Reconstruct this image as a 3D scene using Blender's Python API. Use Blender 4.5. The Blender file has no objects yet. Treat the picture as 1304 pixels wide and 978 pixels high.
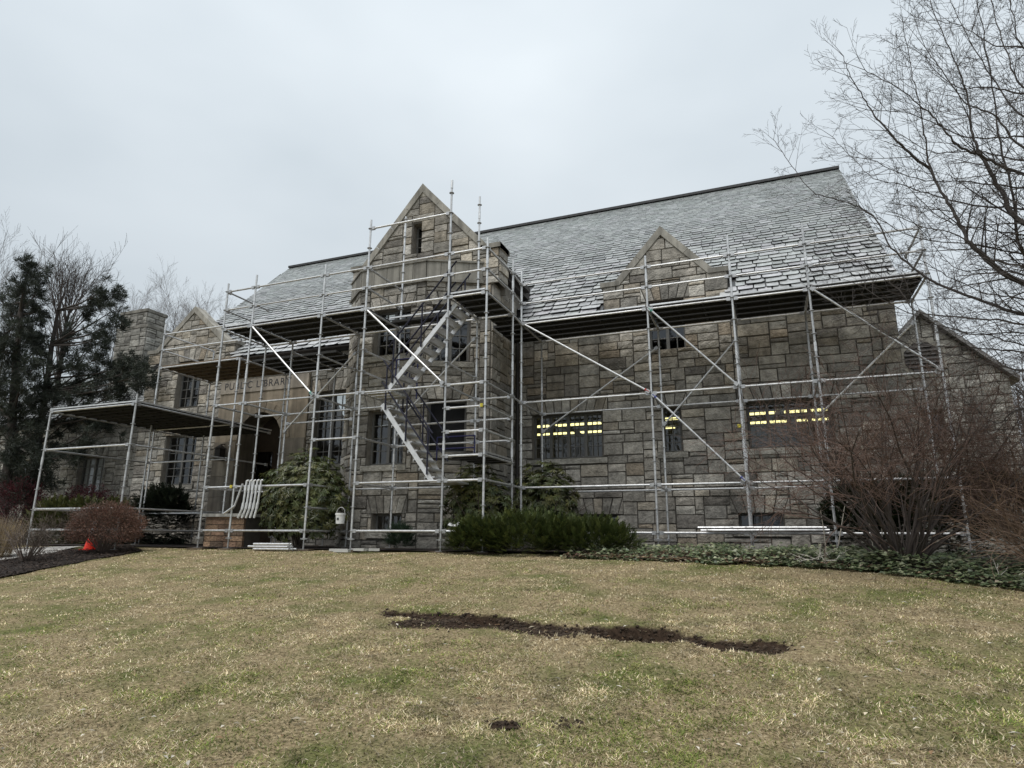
import bpy, math, random
import numpy as np
from mathutils import Vector, Matrix, noise

# ------------------------------------------------------------------ camera
scene = bpy.context.scene
FPX, PITCH, YAW, ROLL = 809.23, 0.237505, -0.376814, 0.006653     # solved from the 0.5 m rosette spacing of the scaffold
def cam_rows():
    cy, sy, cp, sp = math.cos(YAW), math.sin(YAW), math.cos(PITCH), math.sin(PITCH)
    fwd = Vector((sy*cp, cy*cp, sp)); right = Vector((cy, -sy, 0)); up = right.cross(fwd)
    cr, sr = math.cos(ROLL), math.sin(ROLL)
    return cr*right + sr*up, -sr*right + cr*up, fwd
CR, CU, CF = cam_rows()
camd = bpy.data.cameras.new('camera'); cam = bpy.data.objects.new('camera', camd)
scene.collection.objects.link(cam)
camd.sensor_width = 36; camd.lens = FPX/1304*36; camd.clip_start = 0.05; camd.clip_end = 3000
cam.matrix_world = Matrix(((CR.x, CU.x, -CF.x, 0), (CR.y, CU.y, -CF.y, 0), (CR.z, CU.z, -CF.z, 0), (0, 0, 0, 1)))
scene.camera = cam
def ray(x, y): return CR*((x-652)/FPX) - CU*((y-489)/FPX) + CF
def onY(x, y, Y): d = ray(x, y); return d*(Y/d.y)
def onZ(x, y, Z): d = ray(x, y); return d*(Z/d.z)

# ------------------------------------------------------------------ sky, sun, exposure
SUN_EL, SUN_AZ = math.radians(66), math.radians(200)              # azimuth clockwise from +Y
w = bpy.data.worlds.new('World'); scene.world = w; w.use_nodes = True
nt = w.node_tree; N = nt.nodes; L = nt.links
bg = N['Background']
sky = N.new('ShaderNodeTexSky'); sky.sky_type = 'NISHITA'; sky.sun_disc = False
sky.sun_elevation = SUN_EL; sky.sun_rotation = SUN_AZ; sky.air_density = 1.0; sky.dust_density = 4.0
tc = N.new('ShaderNodeTexCoord'); mp = N.new('ShaderNodeMapping'); mp.inputs['Scale'].default_value = (1, 1, 2.2)
cn = N.new('ShaderNodeTexNoise'); cn.inputs['Scale'].default_value = 1.5; cn.inputs['Detail'].default_value = 4; cn.inputs['Roughness'].default_value = .45
cr = N.new('ShaderNodeValToRGB')
cr.color_ramp.elements[0].position = .3; cr.color_ramp.elements[0].color = (4.35, 4.88, 5.28, 1)
cr.color_ramp.elements[1].position = .72; cr.color_ramp.elements[1].color = (6.2, 6.68, 7.0, 1)
mx = N.new('ShaderNodeMixRGB'); mx.inputs[0].default_value = .93
L.new(tc.outputs['Generated'], mp.inputs['Vector']); L.new(mp.outputs['Vector'], cn.inputs['Vector'])
L.new(cn.outputs['Fac'], cr.inputs['Fac']); L.new(sky.outputs['Color'], mx.inputs[1]); L.new(cr.outputs['Color'], mx.inputs[2])
sx = N.new('ShaderNodeSeparateXYZ'); L.new(tc.outputs['Generated'], sx.inputs[0])                  # overcast dome: brighter overhead than at the horizon
gr = N.new('ShaderNodeMapRange'); gr.inputs['From Min'].default_value = 0; gr.inputs['From Max'].default_value = 1; gr.inputs['To Min'].default_value = .86; gr.inputs['To Max'].default_value = 1.34
L.new(sx.outputs['Z'], gr.inputs['Value']); gm = N.new('ShaderNodeMixRGB'); gm.blend_type = 'MULTIPLY'; gm.inputs[0].default_value = 1
L.new(mx.outputs['Color'], gm.inputs[1]); L.new(gr.outputs['Result'], gm.inputs[2])
L.new(gm.outputs['Color'], bg.inputs['Color']); bg.inputs['Strength'].default_value = .0725
sd = bpy.data.lights.new('sun', 'SUN'); sd.energy = 1.5; sd.angle = math.radians(40); sd.color = (1, .97, .93)
so = bpy.data.objects.new('sun', sd); scene.collection.objects.link(so)
sdir = Vector((math.sin(SUN_AZ)*math.cos(SUN_EL), math.cos(SUN_AZ)*math.cos(SUN_EL), math.sin(SUN_EL)))
so.rotation_euler = (-sdir).to_track_quat('-Z', 'Y').to_euler(); so.location = (0, -10, 30)
vs = scene.view_settings; vs.view_transform = 'Standard'; vs.look = 'None'; vs.exposure = 0.80; vs.gamma = 1; vs.use_curve_mapping = False
scene.render.engine = 'CYCLES'
scene.render.resolution_x, scene.render.resolution_y = 1024, 768

# ------------------------------------------------------------------ helpers
COL = scene.collection
def rng(seed): return random.Random(seed)
def tint(c, k): return tuple(v*k for v in c)
class MB:
    """collects faces; build() links them as one mesh object with a per-vertex colour attribute"""
    def __init__(s): s.v = []; s.f = []; s.c = []
    def add(s, vs_, fs, col=(1, 1, 1)):
        o = len(s.v); s.v += [tuple(p) for p in vs_]; s.f += [tuple(i+o for i in f) for f in fs]; s.c += [col]*len(vs_)
    def quad(s, a, b, c, d, col=(1, 1, 1)): s.add((a, b, c, d), ((0, 1, 2, 3),), col)
    def box(s, x0, x1, y0, y1, z0, z1, col=(1, 1, 1)):
        s.add([(x0,y0,z0),(x1,y0,z0),(x1,y1,z0),(x0,y1,z0),(x0,y0,z1),(x1,y0,z1),(x1,y1,z1),(x0,y1,z1)],
              [(3,2,1,0),(4,5,6,7),(0,1,5,4),(1,2,6,5),(2,3,7,6),(3,0,4,7)], col)
    def obox(s, o, ax, ay, az, col=(1, 1, 1)):            # corner + three edge vectors
        o, ax, ay, az = map(Vector, (o, ax, ay, az))
        p = [o, o+ax, o+ax+ay, o+ay]; p += [q+az for q in p]
        fs = [(3,2,1,0),(4,5,6,7),(0,1,5,4),(1,2,6,5),(2,3,7,6),(3,0,4,7)]
        if ax.cross(ay).dot(az) < 0: fs = [f[::-1] for f in fs]
        s.add(p, fs, col)
    def beam(s, a, b, w_, h_, col=(1, 1, 1), up=(0, 0, 1)):
        a, b = Vector(a), Vector(b); t = (b-a).normalized(); u = t.cross(Vector(up))
        if u.length < 1e-3: u = t.cross(Vector((0, 1, 0)))
        u.normalize(); n = u.cross(t); s.obox(a-u*w_/2-n*h_/2, b-a, u*w_, n*h_, col)
    def tube(s, a, b, r0, r1=None, n=8, caps=True, col=(1, 1, 1)):
        r1 = r0 if r1 is None else r1
        a, b = Vector(a), Vector(b); t = (b-a)
        if t.length < 1e-6: return
        t.normalize(); u = t.orthogonal().normalized(); k = t.cross(u)
        vs_ = []
        for p, r in ((a, r0), (b, r1)):
            for i in range(n):
                an = 2*math.pi*i/n; vs_.append(p + u*(r*math.cos(an)) + k*(r*math.sin(an)))
        fs = [(i, (i+1) % n, n+(i+1) % n, n+i) for i in range(n)]
        if caps: fs += [tuple(range(n-1, -1, -1)), tuple(range(n, 2*n))]
        s.add(vs_, fs, col)
    def path(s, pts, rads, n=4, col=(1, 1, 1)):
        """tapered tube along a polyline, rings shared"""
        o = len(s.v); m = len(pts); pts = [Vector(p) for p in pts]
        u = None
        for i, p in enumerate(pts):
            t = (pts[min(i+1, m-1)]-pts[max(i-1, 0)])
            if t.length < 1e-9: t = Vector((0, 0, 1))
            t.normalize()
            u = t.orthogonal() if u is None else u - t*u.dot(t)
            if u.length < 1e-4: u = t.orthogonal()
            u.normalize(); k = t.cross(u); r = rads[i]
            for j in range(n):
                an = 2*math.pi*j/n; q = p + u*(r*math.cos(an)) + k*(r*math.sin(an)); s.v.append((q.x, q.y, q.z)); s.c.append(col)
        for i in range(m-1):
            for j in range(n):
                s.f.append((o+i*n+j, o+i*n+(j+1) % n, o+(i+1)*n+(j+1) % n, o+(i+1)*n+j))
    def build(s, name, mat, parent=None, smooth=False):
        me = bpy.data.meshes.new(name); me.from_pydata(s.v, [], s.f); 
        at = me.attributes.new('Col', 'FLOAT_COLOR', 'POINT')
        a = np.ones((len(s.v), 4), np.float32)
        if s.v: a[:, :3] = np.array(s.c, np.float32); at.data.foreach_set('color', a.ravel())
        if smooth: me.polygons.foreach_set('use_smooth', [True]*len(me.polygons))
        me.materials.append(mat); me.update()
        o = bpy.data.objects.new(name, me); COL.objects.link(o); setpar(o, parent)
        return o
def setpar(o, parent):
    if parent is not None:
        o.parent = parent; o.matrix_parent_inverse = Matrix.Translation(-Vector(wloc(parent)))
def wloc(o):
    l = Vector(o.location)
    return l
def thing(name, loc, label, cat, group=None):
    o = bpy.data.objects.new(name, None); COL.objects.link(o); o.location = loc; o.empty_display_size = .2
    return tag(o, label, cat, group)
def tag(o, label=None, cat=None, group=None, kind=None):
    if label: o['label'] = label
    if cat: o['category'] = cat
    if group: o['group'] = group
    if kind: o['kind'] = kind
    return o

# ------------------------------------------------------------------ materials
def mat(name, col, rough=.8, metal=0., attr=True, n_scale=8., n_amt=.35, bump=.2, b_scale=40., spec=.3, b_dist=.01, streak=None, st_lo=.6, trans=0., coords='Object'):
    m = bpy.data.materials.new(name); m.use_nodes = True; t = m.node_tree; n = t.nodes; l = t.links
    p = n['Principled BSDF']; p.inputs['Roughness'].default_value = rough; p.inputs['Metallic'].default_value = metal
    p.inputs['Specular IOR Level'].default_value = spec
    tcd = n.new('ShaderNodeTexCoord')
    nz = n.new('ShaderNodeTexNoise'); nz.inputs['Scale'].default_value = n_scale; nz.inputs['Detail'].default_value = 6; nz.inputs['Roughness'].default_value = .65
    l.new(tcd.outputs[coords], nz.inputs['Vector'])
    mr = n.new('ShaderNodeMapRange'); mr.inputs['From Min'].default_value = .25; mr.inputs['From Max'].default_value = .75
    mr.inputs['To Min'].default_value = 1-n_amt; mr.inputs['To Max'].default_value = 1+n_amt
    l.new(nz.outputs['Fac'], mr.inputs['Value'])
    base = n.new('ShaderNodeRGB'); base.outputs[0].default_value = (*col, 1); src = base.outputs[0]
    def mul(a, b):
        q = n.new('ShaderNodeMixRGB'); q.blend_type = 'MULTIPLY'; q.inputs[0].default_value = 1; l.new(a, q.inputs[1]); l.new(b, q.inputs[2]); return q.outputs[0]
    if attr:
        a = n.new('ShaderNodeAttribute'); a.attribute_name = 'Col'; src = mul(src, a.outputs['Color'])
    src = mul(src, mr.outputs['Result'])
    if streak:                                           # vertical rain streaks
        mpp = n.new('ShaderNodeMapping'); mpp.inputs['Scale'].default_value = (streak, streak, streak*.06); l.new(tcd.outputs[coords], mpp.inputs['Vector'])
        n2 = n.new('ShaderNodeTexNoise'); n2.inputs['Scale'].default_value = 1; n2.inputs['Detail'].default_value = 4; l.new(mpp.outputs[0], n2.inputs['Vector'])
        m2 = n.new('ShaderNodeMapRange'); m2.inputs['From Min'].default_value = .35; m2.inputs['From Max'].default_value = .65; m2.inputs['To Min'].default_value = st_lo; m2.inputs['To Max'].default_value = 1.1
        l.new(n2.outputs['Fac'], m2.inputs['Value']); src = mul(src, m2.outputs['Result'])
    l.new(src, p.inputs['Base Color'])
    if bump:
        nb = n.new('ShaderNodeTexNoise'); nb.inputs['Scale'].default_value = b_scale; nb.inputs['Detail'].default_value = 5; l.new(tcd.outputs[coords], nb.inputs['Vector'])
        bn = n.new('ShaderNodeBump'); bn.inputs['Strength'].default_value = bump; bn.inputs['Distance'].default_value = b_dist
        l.new(nb.outputs['Fac'], bn.inputs['Height']); l.new(bn.outputs['Normal'], p.inputs['Normal'])
    if trans:
        p.inputs['Transmission Weight'].default_value = 0
        tr = n.new('ShaderNodeBsdfTranslucent'); l.new(src, tr.inputs['Color']); ms = n.new('ShaderNodeMixShader'); ms.inputs[0].default_value = trans
        l.new(p.outputs[0], ms.inputs[1]); l.new(tr.outputs[0], ms.inputs[2]); l.new(ms.outputs[0], n['Material Output'].inputs['Surface'])
    return m
M = {}
M['stone'] = mat('stone', (1, 1, 1), .9, n_scale=7, n_amt=.5, bump=1., b_scale=22, b_dist=.03, spec=.2, streak=2.2, st_lo=.72)
M['mortar'] = mat('mortar', (.105, .094, .08), .95, attr=False, n_scale=6, n_amt=.3, bump=.5)
M['limestone'] = mat('limestone', (.30, .285, .25), .85, n_scale=3, n_amt=.25, bump=.3, streak=6, spec=.25)
M['portal'] = mat('portal_limestone', (.35, .295, .225), .85, n_scale=2.5, n_amt=.3, bump=.3, streak=4, spec=.25)
M['slate'] = mat('slate', (1, 1, 1), .34, n_scale=7, n_amt=.35, bump=.35, b_scale=30, spec=.75)
M['lead'] = mat('lead', (.05, .05, .052), .6, attr=False, n_amt=.3, bump=.2)
M['gutter'] = mat('gutter', (.035, .03, .027), .5, attr=False)
M['galv'] = mat('galvanized_steel', (.60, .60, .60), .40, metal=.7, attr=True, n_scale=14, n_amt=.3, bump=.15, b_scale=60, b_dist=.003, spec=.5)
M['galvdark'] = mat('shaded_steel_plank', (.032, .032, .031), .8, metal=.0, n_scale=9, n_amt=.4, bump=.2)  # plank steel coloured near black: the shade under the decks is in the tone
M['plywood'] = mat('weathered_wood', (.15, .115, .078), .85, n_scale=6, n_amt=.4, bump=.3)
M['alum'] = mat('aluminium', (.68, .68, .68), .38, metal=.5, n_scale=10, n_amt=.15, bump=.1)
M['blue'] = mat('blue_paint', (.022, .022, .08), .5, n_amt=.3)
M['frame'] = mat('window_paint', (.12, .118, .112), .6, n_amt=.25, bump=.1)
M['white'] = mat('white_plastic', (.75, .75, .74), .5, n_amt=.12)
M['black'] = mat('black_sheet', (.006, .006, .007), .7, attr=False, n_amt=.3)
M['interior'] = mat('interior_paint', (.16, .15, .13), .9, attr=False, n_amt=.3)
M['rust'] = mat('red_tape', (.35, .02, .02), .6, attr=True)
M['tape'] = mat('coloured_tape', (1, 1, 1), .6)
def glass():
    m = bpy.data.materials.new('window_glass'); m.use_nodes = True; t = m.node_tree; n = t.nodes; l = t.links
    n.remove(n['Principled BSDF'])
    tr = n.new('ShaderNodeBsdfTransparent'); tr.inputs[0].default_value = (.55, .57, .56, 1)
    gl = n.new('ShaderNodeBsdfGlossy'); gl.inputs['Roughness'].default_value = .04; gl.inputs['Color'].default_value = (.8, .82, .85, 1)
    tcd = n.new('ShaderNodeTexCoord'); nz = n.new('ShaderNodeTexNoise'); nz.inputs['Scale'].default_value = 5; l.new(tcd.outputs['Object'], nz.inputs['Vector'])
    b = n.new('ShaderNodeBump'); b.inputs['Strength'].default_value = .08; b.inputs['Distance'].default_value = .05; l.new(nz.outputs['Fac'], b.inputs['Height']); l.new(b.outputs[0], gl.inputs['Normal'])
    fr = n.new('ShaderNodeFresnel'); fr.inputs['IOR'].default_value = 1.55
    mr = n.new('ShaderNodeMapRange'); mr.inputs['To Min'].default_value = .05; mr.inputs['To Max'].default_value = 1; l.new(fr.outputs[0], mr.inputs['Value'])
    ms = n.new('ShaderNodeMixShader'); l.new(mr.outputs[0], ms.inputs[0]); l.new(tr.outputs[0], ms.inputs[1]); l.new(gl.outputs[0], ms.inputs[2])
    l.new(ms.outputs[0], n['Material Output'].inputs['Surface']); return m
M['glass'] = glass()
def emit(name, col, st):
    m = bpy.data.materials.new(name); m.use_nodes = True; p = m.node_tree.nodes['Principled BSDF']
    p.inputs['Base Color'].default_value = (.8, .8, .7, 1); p.inputs['Emission Color'].default_value = (*col, 1); p.inputs['Emission Strength'].default_value = st; return m
M['lamp'] = emit('fluorescent_tube', (1, .88, .38), 2.0)

# ------------------------------------------------------------------ terrain
TRENCH = [(-3.98, 6.50), (-3.5, 6.44), (-2.86, 6.36), (-2.07, 6.27), (-1.2, 6.13), (-.5, 6.06), (-.12, 6.02)]
HOLES = [(-2.86, 6.38, .28, .16), (-1.2, 6.15, .42, .24), (-3.9, 6.5, .17, .05), (-1.23, 4.08, .07, .05), (-1.59, 3.95, .10, .015)]
def softplus(t, k): return k*math.log1p(math.exp(min(t/k, 40)))
def trench_d(x, y):
    best = 9; 
    for (ax, ay), (bx, by) in zip(TRENCH, TRENCH[1:]):
        dx, dy = bx-ax, by-ay; t = max(0, min(1, ((x-ax)*dx+(y-ay)*dy)/(dx*dx+dy*dy)))
        d = math.hypot(x-ax-t*dx, y-ay-t*dy)
        if d < best: best = d
    return best
def soil_at(x, y):
    """0..1 how bare the soil is"""
    s = 0
    if -5.2 < x < 1.2 and 5.2 < y < 7.4:
        wv = .135 + .11*noise.noise(Vector((x*1.7, y*1.7, 3))) + .06*noise.noise(Vector((x*6, y*6, 9))) + .06*noise.noise(Vector((x*15, y*15, 4)))
        s = max(0, min(1, (wv - trench_d(x, y))/.10 + .5))
        ext = .5*noise.noise(Vector((x*2.3, y*4, 1.5))) + .9 - abs(y-6.12)/.34 - max(0, x+.9)*1.4 - max(0, -3.6-x)*2.5
        s = max(s, min(.75, max(0, ext-.25)*1.1)) if y < trench_y(x) else s
    for hx, hy, r, d in HOLES:
        q = math.hypot(x-hx, (y-hy)*1.5); s = max(s, min(1, max(0, (r*1.15-q)/(.35*r))))
    return s
def trench_y(x): return 6.3 - (x+2)*.125
def ground(x, y):
    if y < -4: y = -4
    return -.28 - .115*softplus(11.2-y, .6)
def ground_d(x, y):
    z = ground(x, y) + .018*noise.noise(Vector((x*.6, y*.6, 0))) + ((.010*noise.noise(Vector((x*2.4, y*2.4, 5)))+.009*noise.noise(Vector((x*6.5, y*6.5, 3)))) if y < 11 else 0)
    if -5.2 < x < 1.2 and 3.6 < y < 7.4:
        s = soil_at(x, y)
        if s > 0:
            z -= .05*s*max(0, min(1, (.24-trench_d(x, y))/.1)); z += .02*s*noise.noise(Vector((x*13, y*13, 2)))
        for hx, hy, r, d in HOLES:
            q = math.hypot(x-hx, (y-hy)*1.5)/r
            if q < 1.5: z -= d*max(0, 1-q*q) ; z += .03*max(0, 1-abs(q-1.25)*3) if d > .1 else 0
    return z
def coords(segs):
    out = []
    for a, b, st in segs:
        n_ = max(1, int(round((b-a)/st))); out += [a+(b-a)*i/n_ for i in range(n_)]
    return out + [segs[-1][1]]
def lawn_mat():
    m = bpy.data.materials.new('winter_lawn'); m.use_nodes = True; t = m.node_tree; n = t.nodes; l = t.links; p = n['Principled BSDF']
    p.inputs['Roughness'].default_value = .95; p.inputs['Specular IOR Level'].default_value = .1
    g = n.new('ShaderNodeNewGeometry')
    def nz(sc, det=5): q = n.new('ShaderNodeTexNoise'); q.inputs['Scale'].default_value = sc; q.inputs['Detail'].default_value = det; q.inputs['Roughness'].default_value = .65; l.new(g.outputs['Position'], q.inputs['Vector']); return q.outputs['Fac']
    def ramp(f, stops):
        r = n.new('ShaderNodeValToRGB'); e = r.color_ramp.elements
        e[0].position, e[0].color = stops[0][0], (*stops[0][1], 1); e[1].position, e[1].color = stops[-1][0], (*stops[-1][1], 1)
        for ps, c in stops[1:-1]: q = e.new(ps); q.color = (*c, 1)
        l.new(f, r.inputs[0]); return r.outputs[0]
    def mix(f, a, b):
        q = n.new('ShaderNodeMixRGB'); l.new(f, q.inputs[0]); l.new(a, q.inputs[1]); l.new(b, q.inputs[2]); return q.outputs[0]
    straw = ramp(nz(38), [(.3, (.09, .068, .038)), (.5, (.23, .18, .105)), (.7, (.42, .345, .21))])
    green = ramp(nz(30), [(.3, (.04, .05, .014)), (.55, (.10, .12, .035)), (.75, (.20, .205, .075))])
    f = ramp(nz(1.3, 8), [(.45, (0, 0, 0)), (.68, (1, 1, 1))])
    c = mix(f, straw, green)
    a = n.new('ShaderNodeAttribute'); a.attribute_name = 'Col'
    soil = ramp(nz(25), [(.3, (.013, .009, .006)), (.7, (.055, .036, .024))])
    sp = n.new('ShaderNodeSeparateColor'); l.new(a.outputs['Color'], sp.inputs[0])
    sm = n.new('ShaderNodeMapRange'); sm.inputs['From Min'].default_value = .1; sm.inputs['From Max'].default_value = .42; l.new(sp.outputs[0], sm.inputs['Value']); c = mix(sm.outputs[0], c, soil); l.new(c, p.inputs['Base Color'])
    b = n.new('ShaderNodeBump'); b.inputs['Strength'].default_value = .7; b.inputs['Distance'].default_value = .03; l.new(nz(45), b.inputs['Height']); l.new(b.outputs[0], p.inputs['Normal'])
    return m
def make_lawn():
    xs = coords([(-900, -60, 60), (-60, -20, 5), (-20, -9, .3), (-9, -5, .1), (-5, 1, .045), (1, 4, .1), (4, 20, .5), (20, 60, 5), (60, 900, 60)])
    ys = coords([(-60, -5, 5), (-5, 2.4, .3), (2.4, 5.4, .09), (5.4, 7.3, .045), (7.3, 11, .12), (11, 13, .3), (13, 40, 3), (40, 1200, 60)])
    nx, ny = len(xs), len(ys); mb = MB(); mb.v = [(x, y, ground_d(x, y)) for y in ys for x in xs]
    mb.c = [((soil_at(x, y),)*3 if 3.6 < y < 7.4 and -5.2 < x < 1.2 else (0, 0, 0)) for y in ys for x in xs]
    mb.f = [(j*nx+i, j*nx+i+1, (j+1)*nx+i+1, (j+1)*nx+i) for j in range(ny-1) for i in range(nx-1)]
    o = mb.build('lawn', lawn_mat(), smooth=True); tag(o, kind='structure', label='sloping winter lawn of straw coloured and green grass'); return o
lawn = make_lawn()
# ------------------------------------------------------------------ the library building
WY = 15.7                       # plane of the long front wall
XL, XR = -20.24, 3.04           # its two ends
EAVE_Y, EAVE_Z, RIDGE_Y, RIDGE_Z = 15.38, 5.68, 21.7, 12.1
GZ = -.6                        # walls start below the ground
lib = thing('library_building', (-8, 15.7, -.28), 'grey fieldstone library with tall slate roof, gabled bay and arched entrance behind the scaffold', 'building')
STONES = []                     # (size, wall object, data)
PAL = [(.275, .258, .228)]*6 + [(.235, .224, .20)]*5 + [(.315, .30, .268)]*4 + [(.195, .186, .168)]*2 + [(.26, .235, .195)]*2 + [(.25, .215, .17), (.17, .16, .145), (.29, .262, .22)]
PAL = [(c[0]*1.25, c[1]*1.235, c[2]*1.22) for c in PAL]+[(.44, .42, .38), (.42, .38, .315), (.19, .175, .155)]
class Panel:
    """upright wall plane: u along the wall, z up, d out of the wall"""
    def __init__(s, a, b):
        s.o = Vector((a[0], a[1], 0)); e = Vector((b[0]-a[0], b[1]-a[1], 0)); s.len = e.length; s.d = e.normalized(); s.n = Vector((s.d.y, -s.d.x, 0))
    def p(s, u, z, d=0): q = s.o + s.d*u + s.n*d; return (q.x, q.y, z)
    def u_of_x(s, x): return (x-s.o.x)/s.d.x
def clip(poly, h):
    a, b, c = h; out = []
    for i in range(len(poly)):
        p, q = poly[i], poly[(i+1) % len(poly)]; fp, fq = a*p[0]+b*p[1]-c, a*q[0]+b*q[1]-c
        if fp <= 0: out.append(p)
        if (fp < 0 < fq) or (fq < 0 < fp): t = fp/(fp-fq); out.append((p[0]+t*(q[0]-p[0]), p[1]+t*(q[1]-p[1])))
    return out
def area(poly): return abs(sum(poly[i][0]*poly[(i+1) % len(poly)][1]-poly[(i+1) % len(poly)][0]*poly[i][1] for i in range(len(poly))))/2
def inset(poly, g):
    n_ = len(poly); cx = sum(p[0] for p in poly)/n_; cz = sum(p[1] for p in poly)/n_; out = []
    s_ = 1 if sum(poly[i][0]*poly[(i+1) % n_][1]-poly[(i+1) % n_][0]*poly[i][1] for i in range(n_)) > 0 else -1
    for i in range(n_):
        p0, p1, p2 = poly[i-1], poly[i], poly[(i+1) % n_]
        def nrm(a, b): dx, dz = b[0]-a[0], b[1]-a[1]; l_ = math.hypot(dx, dz) or 1; return (-dz/l_*s_, dx/l_*s_)
        n1, n2 = nrm(p0, p1), nrm(p1, p2); bx, bz = n1[0]+n2[0], n1[1]+n2[1]; k = bx*n1[0]+bz*n1[1]
        k = max(k, .3); out.append((p1[0]+bx*g/k, p1[1]+bz*g/k))
    return out
def stone_data(pn, poly, R, proud=None, col=None, flat=False):
    """one rough-faced block"""
    if area(poly) < .003: return None
    s_ = sum(poly[i][0]*poly[(i+1) % len(poly)][1]-poly[(i+1) % len(poly)][0]*poly[i][1] for i in range(len(poly)))
    if s_ < 0: poly = poly[::-1]
    pr = proud if proud is not None else R.uniform(.02, .045)
    jit = 0 if flat else .006
    base = inset(poly, .0065); base = [(u+R.uniform(-jit, jit), z+R.uniform(-jit, jit)) for u, z in base]
    col = col or R.choice(PAL); k = R.uniform(.78, 1.2); col = tuple(c*k for c in col)
    V, F = [], []
    if len(base) == 4 and not flat:
        wid = max(abs(base[1][0]-base[0][0]), .05); nx = 3 if wid > .3 else 2; nz_ = 2
        fr = inset(base, .009)
        def bil(q, a, b): return tuple((1-b)*((1-a)*q[0][i]+a*q[1][i])+b*((1-a)*q[3][i]+a*q[2][i]) for i in (0, 1))
        tilt = (R.uniform(-.008, .008), R.uniform(-.008, .008)); idx = {}
        for j in range(nz_+1):
            for i in range(nx+1):
                u, z = bil(fr, i/nx, j/nz_); inner = 0 < i < nx and 0 < j < nz_
                d = pr + tilt[0]*(i/nx-.5) + tilt[1]*(j/nz_-.5) + R.uniform(-.005, .005) + (R.uniform(.002, .018) if inner else 0)
                idx[i, j] = len(V); V.append(pn.p(u, z, d))
        for j in range(nz_):
            for i in range(nx): F.append((idx[i, j], idx[i+1, j], idx[i+1, j+1], idx[i, j+1]))
        ringi = [(i, 0) for i in range(nx)]+[(nx, j) for j in range(nz_)]+[(i, nz_) for i in range(nx, 0, -1)]+[(0, j) for j in range(nz_, 0, -1)]
        bk = []
        for i, j in ringi: u, z = bil(base, i/nx, j/nz_); bk.append(len(V)); V.append(pn.p(u, z, -.02))
        m_ = len(ringi)
        for q in range(m_): F.append((bk[q], bk[(q+1) % m_], idx[ringi[(q+1) % m_]], idx[ringi[q]]))
    else:
        fr = inset(base, .006 if not flat else .004); n_ = len(fr)
        V = [pn.p(u, z, pr+(0 if flat else R.uniform(-.006, .006))) for u, z in fr] + [pn.p(u, z, -.02) for u, z in base]
        cu, cz = sum(p[0] for p in fr)/n_, sum(p[1] for p in fr)/n_
        if flat: F.append(tuple(range(n_)))
        else: V.append(pn.p(cu, cz, pr+R.uniform(.004, .014))); F += [(i, (i+1) % n_, 2*n_) for i in range(n_)]
        F += [(n_+i, n_+(i+1) % n_, (i+1) % n_, i) for i in range(n_)]
    return V, F, col, area(poly)
def ashlar(u0, u1, z0, z1, blocked, R, du=.05, dz=.105, big=1.1):
    nu, nz_ = int(round((u1-u0)/du)), int(math.ceil((z1-z0)/dz)); du = (u1-u0)/nu
    occ = [[False]*nu for _ in range(nz_)]
    for b0, b1, c0, c1 in blocked:
        for j in range(nz_):
            zc = z0+(j+.5)*dz
            if c0 < zc < c1:
                for i in range(nu):
                    if b0 < u0+(i+.5)*du < b1: occ[j][i] = True
    out = []; wmin = int(round(.18/du))
    for j in range(nz_):
        i = 0
        while i < nu:
            if occ[j][i]: i += 1; continue
            run = 1
            while i+run < nu and not occ[j][i+run]: run += 1
            h = R.choice((1, 2, 2, 2, 3, 3)); wd = R.uniform(.28, .52)*big*(1.15 if h == 2 else 1.25 if h == 3 else 1.05); wc = int(round(wd/du))
            if run-wc < wmin: wc = run if run <= wc*1.5 else run//2
            h = min(h, nz_-j)
            while h > 1 and any(occ[j+q][i+k] for q in range(h) for k in range(wc)): h -= 1
            for q in range(h):
                for k in range(wc): occ[j+q][i+k] = True
            ua, ub, za, zb = u0+i*du, u0+(i+wc)*du, z0+j*dz, min(z0+(j+h)*dz, z1)
            out.append([(ua, za), (ub, za), (ub, zb), (ua, zb)]); i += wc
    return out
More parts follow.
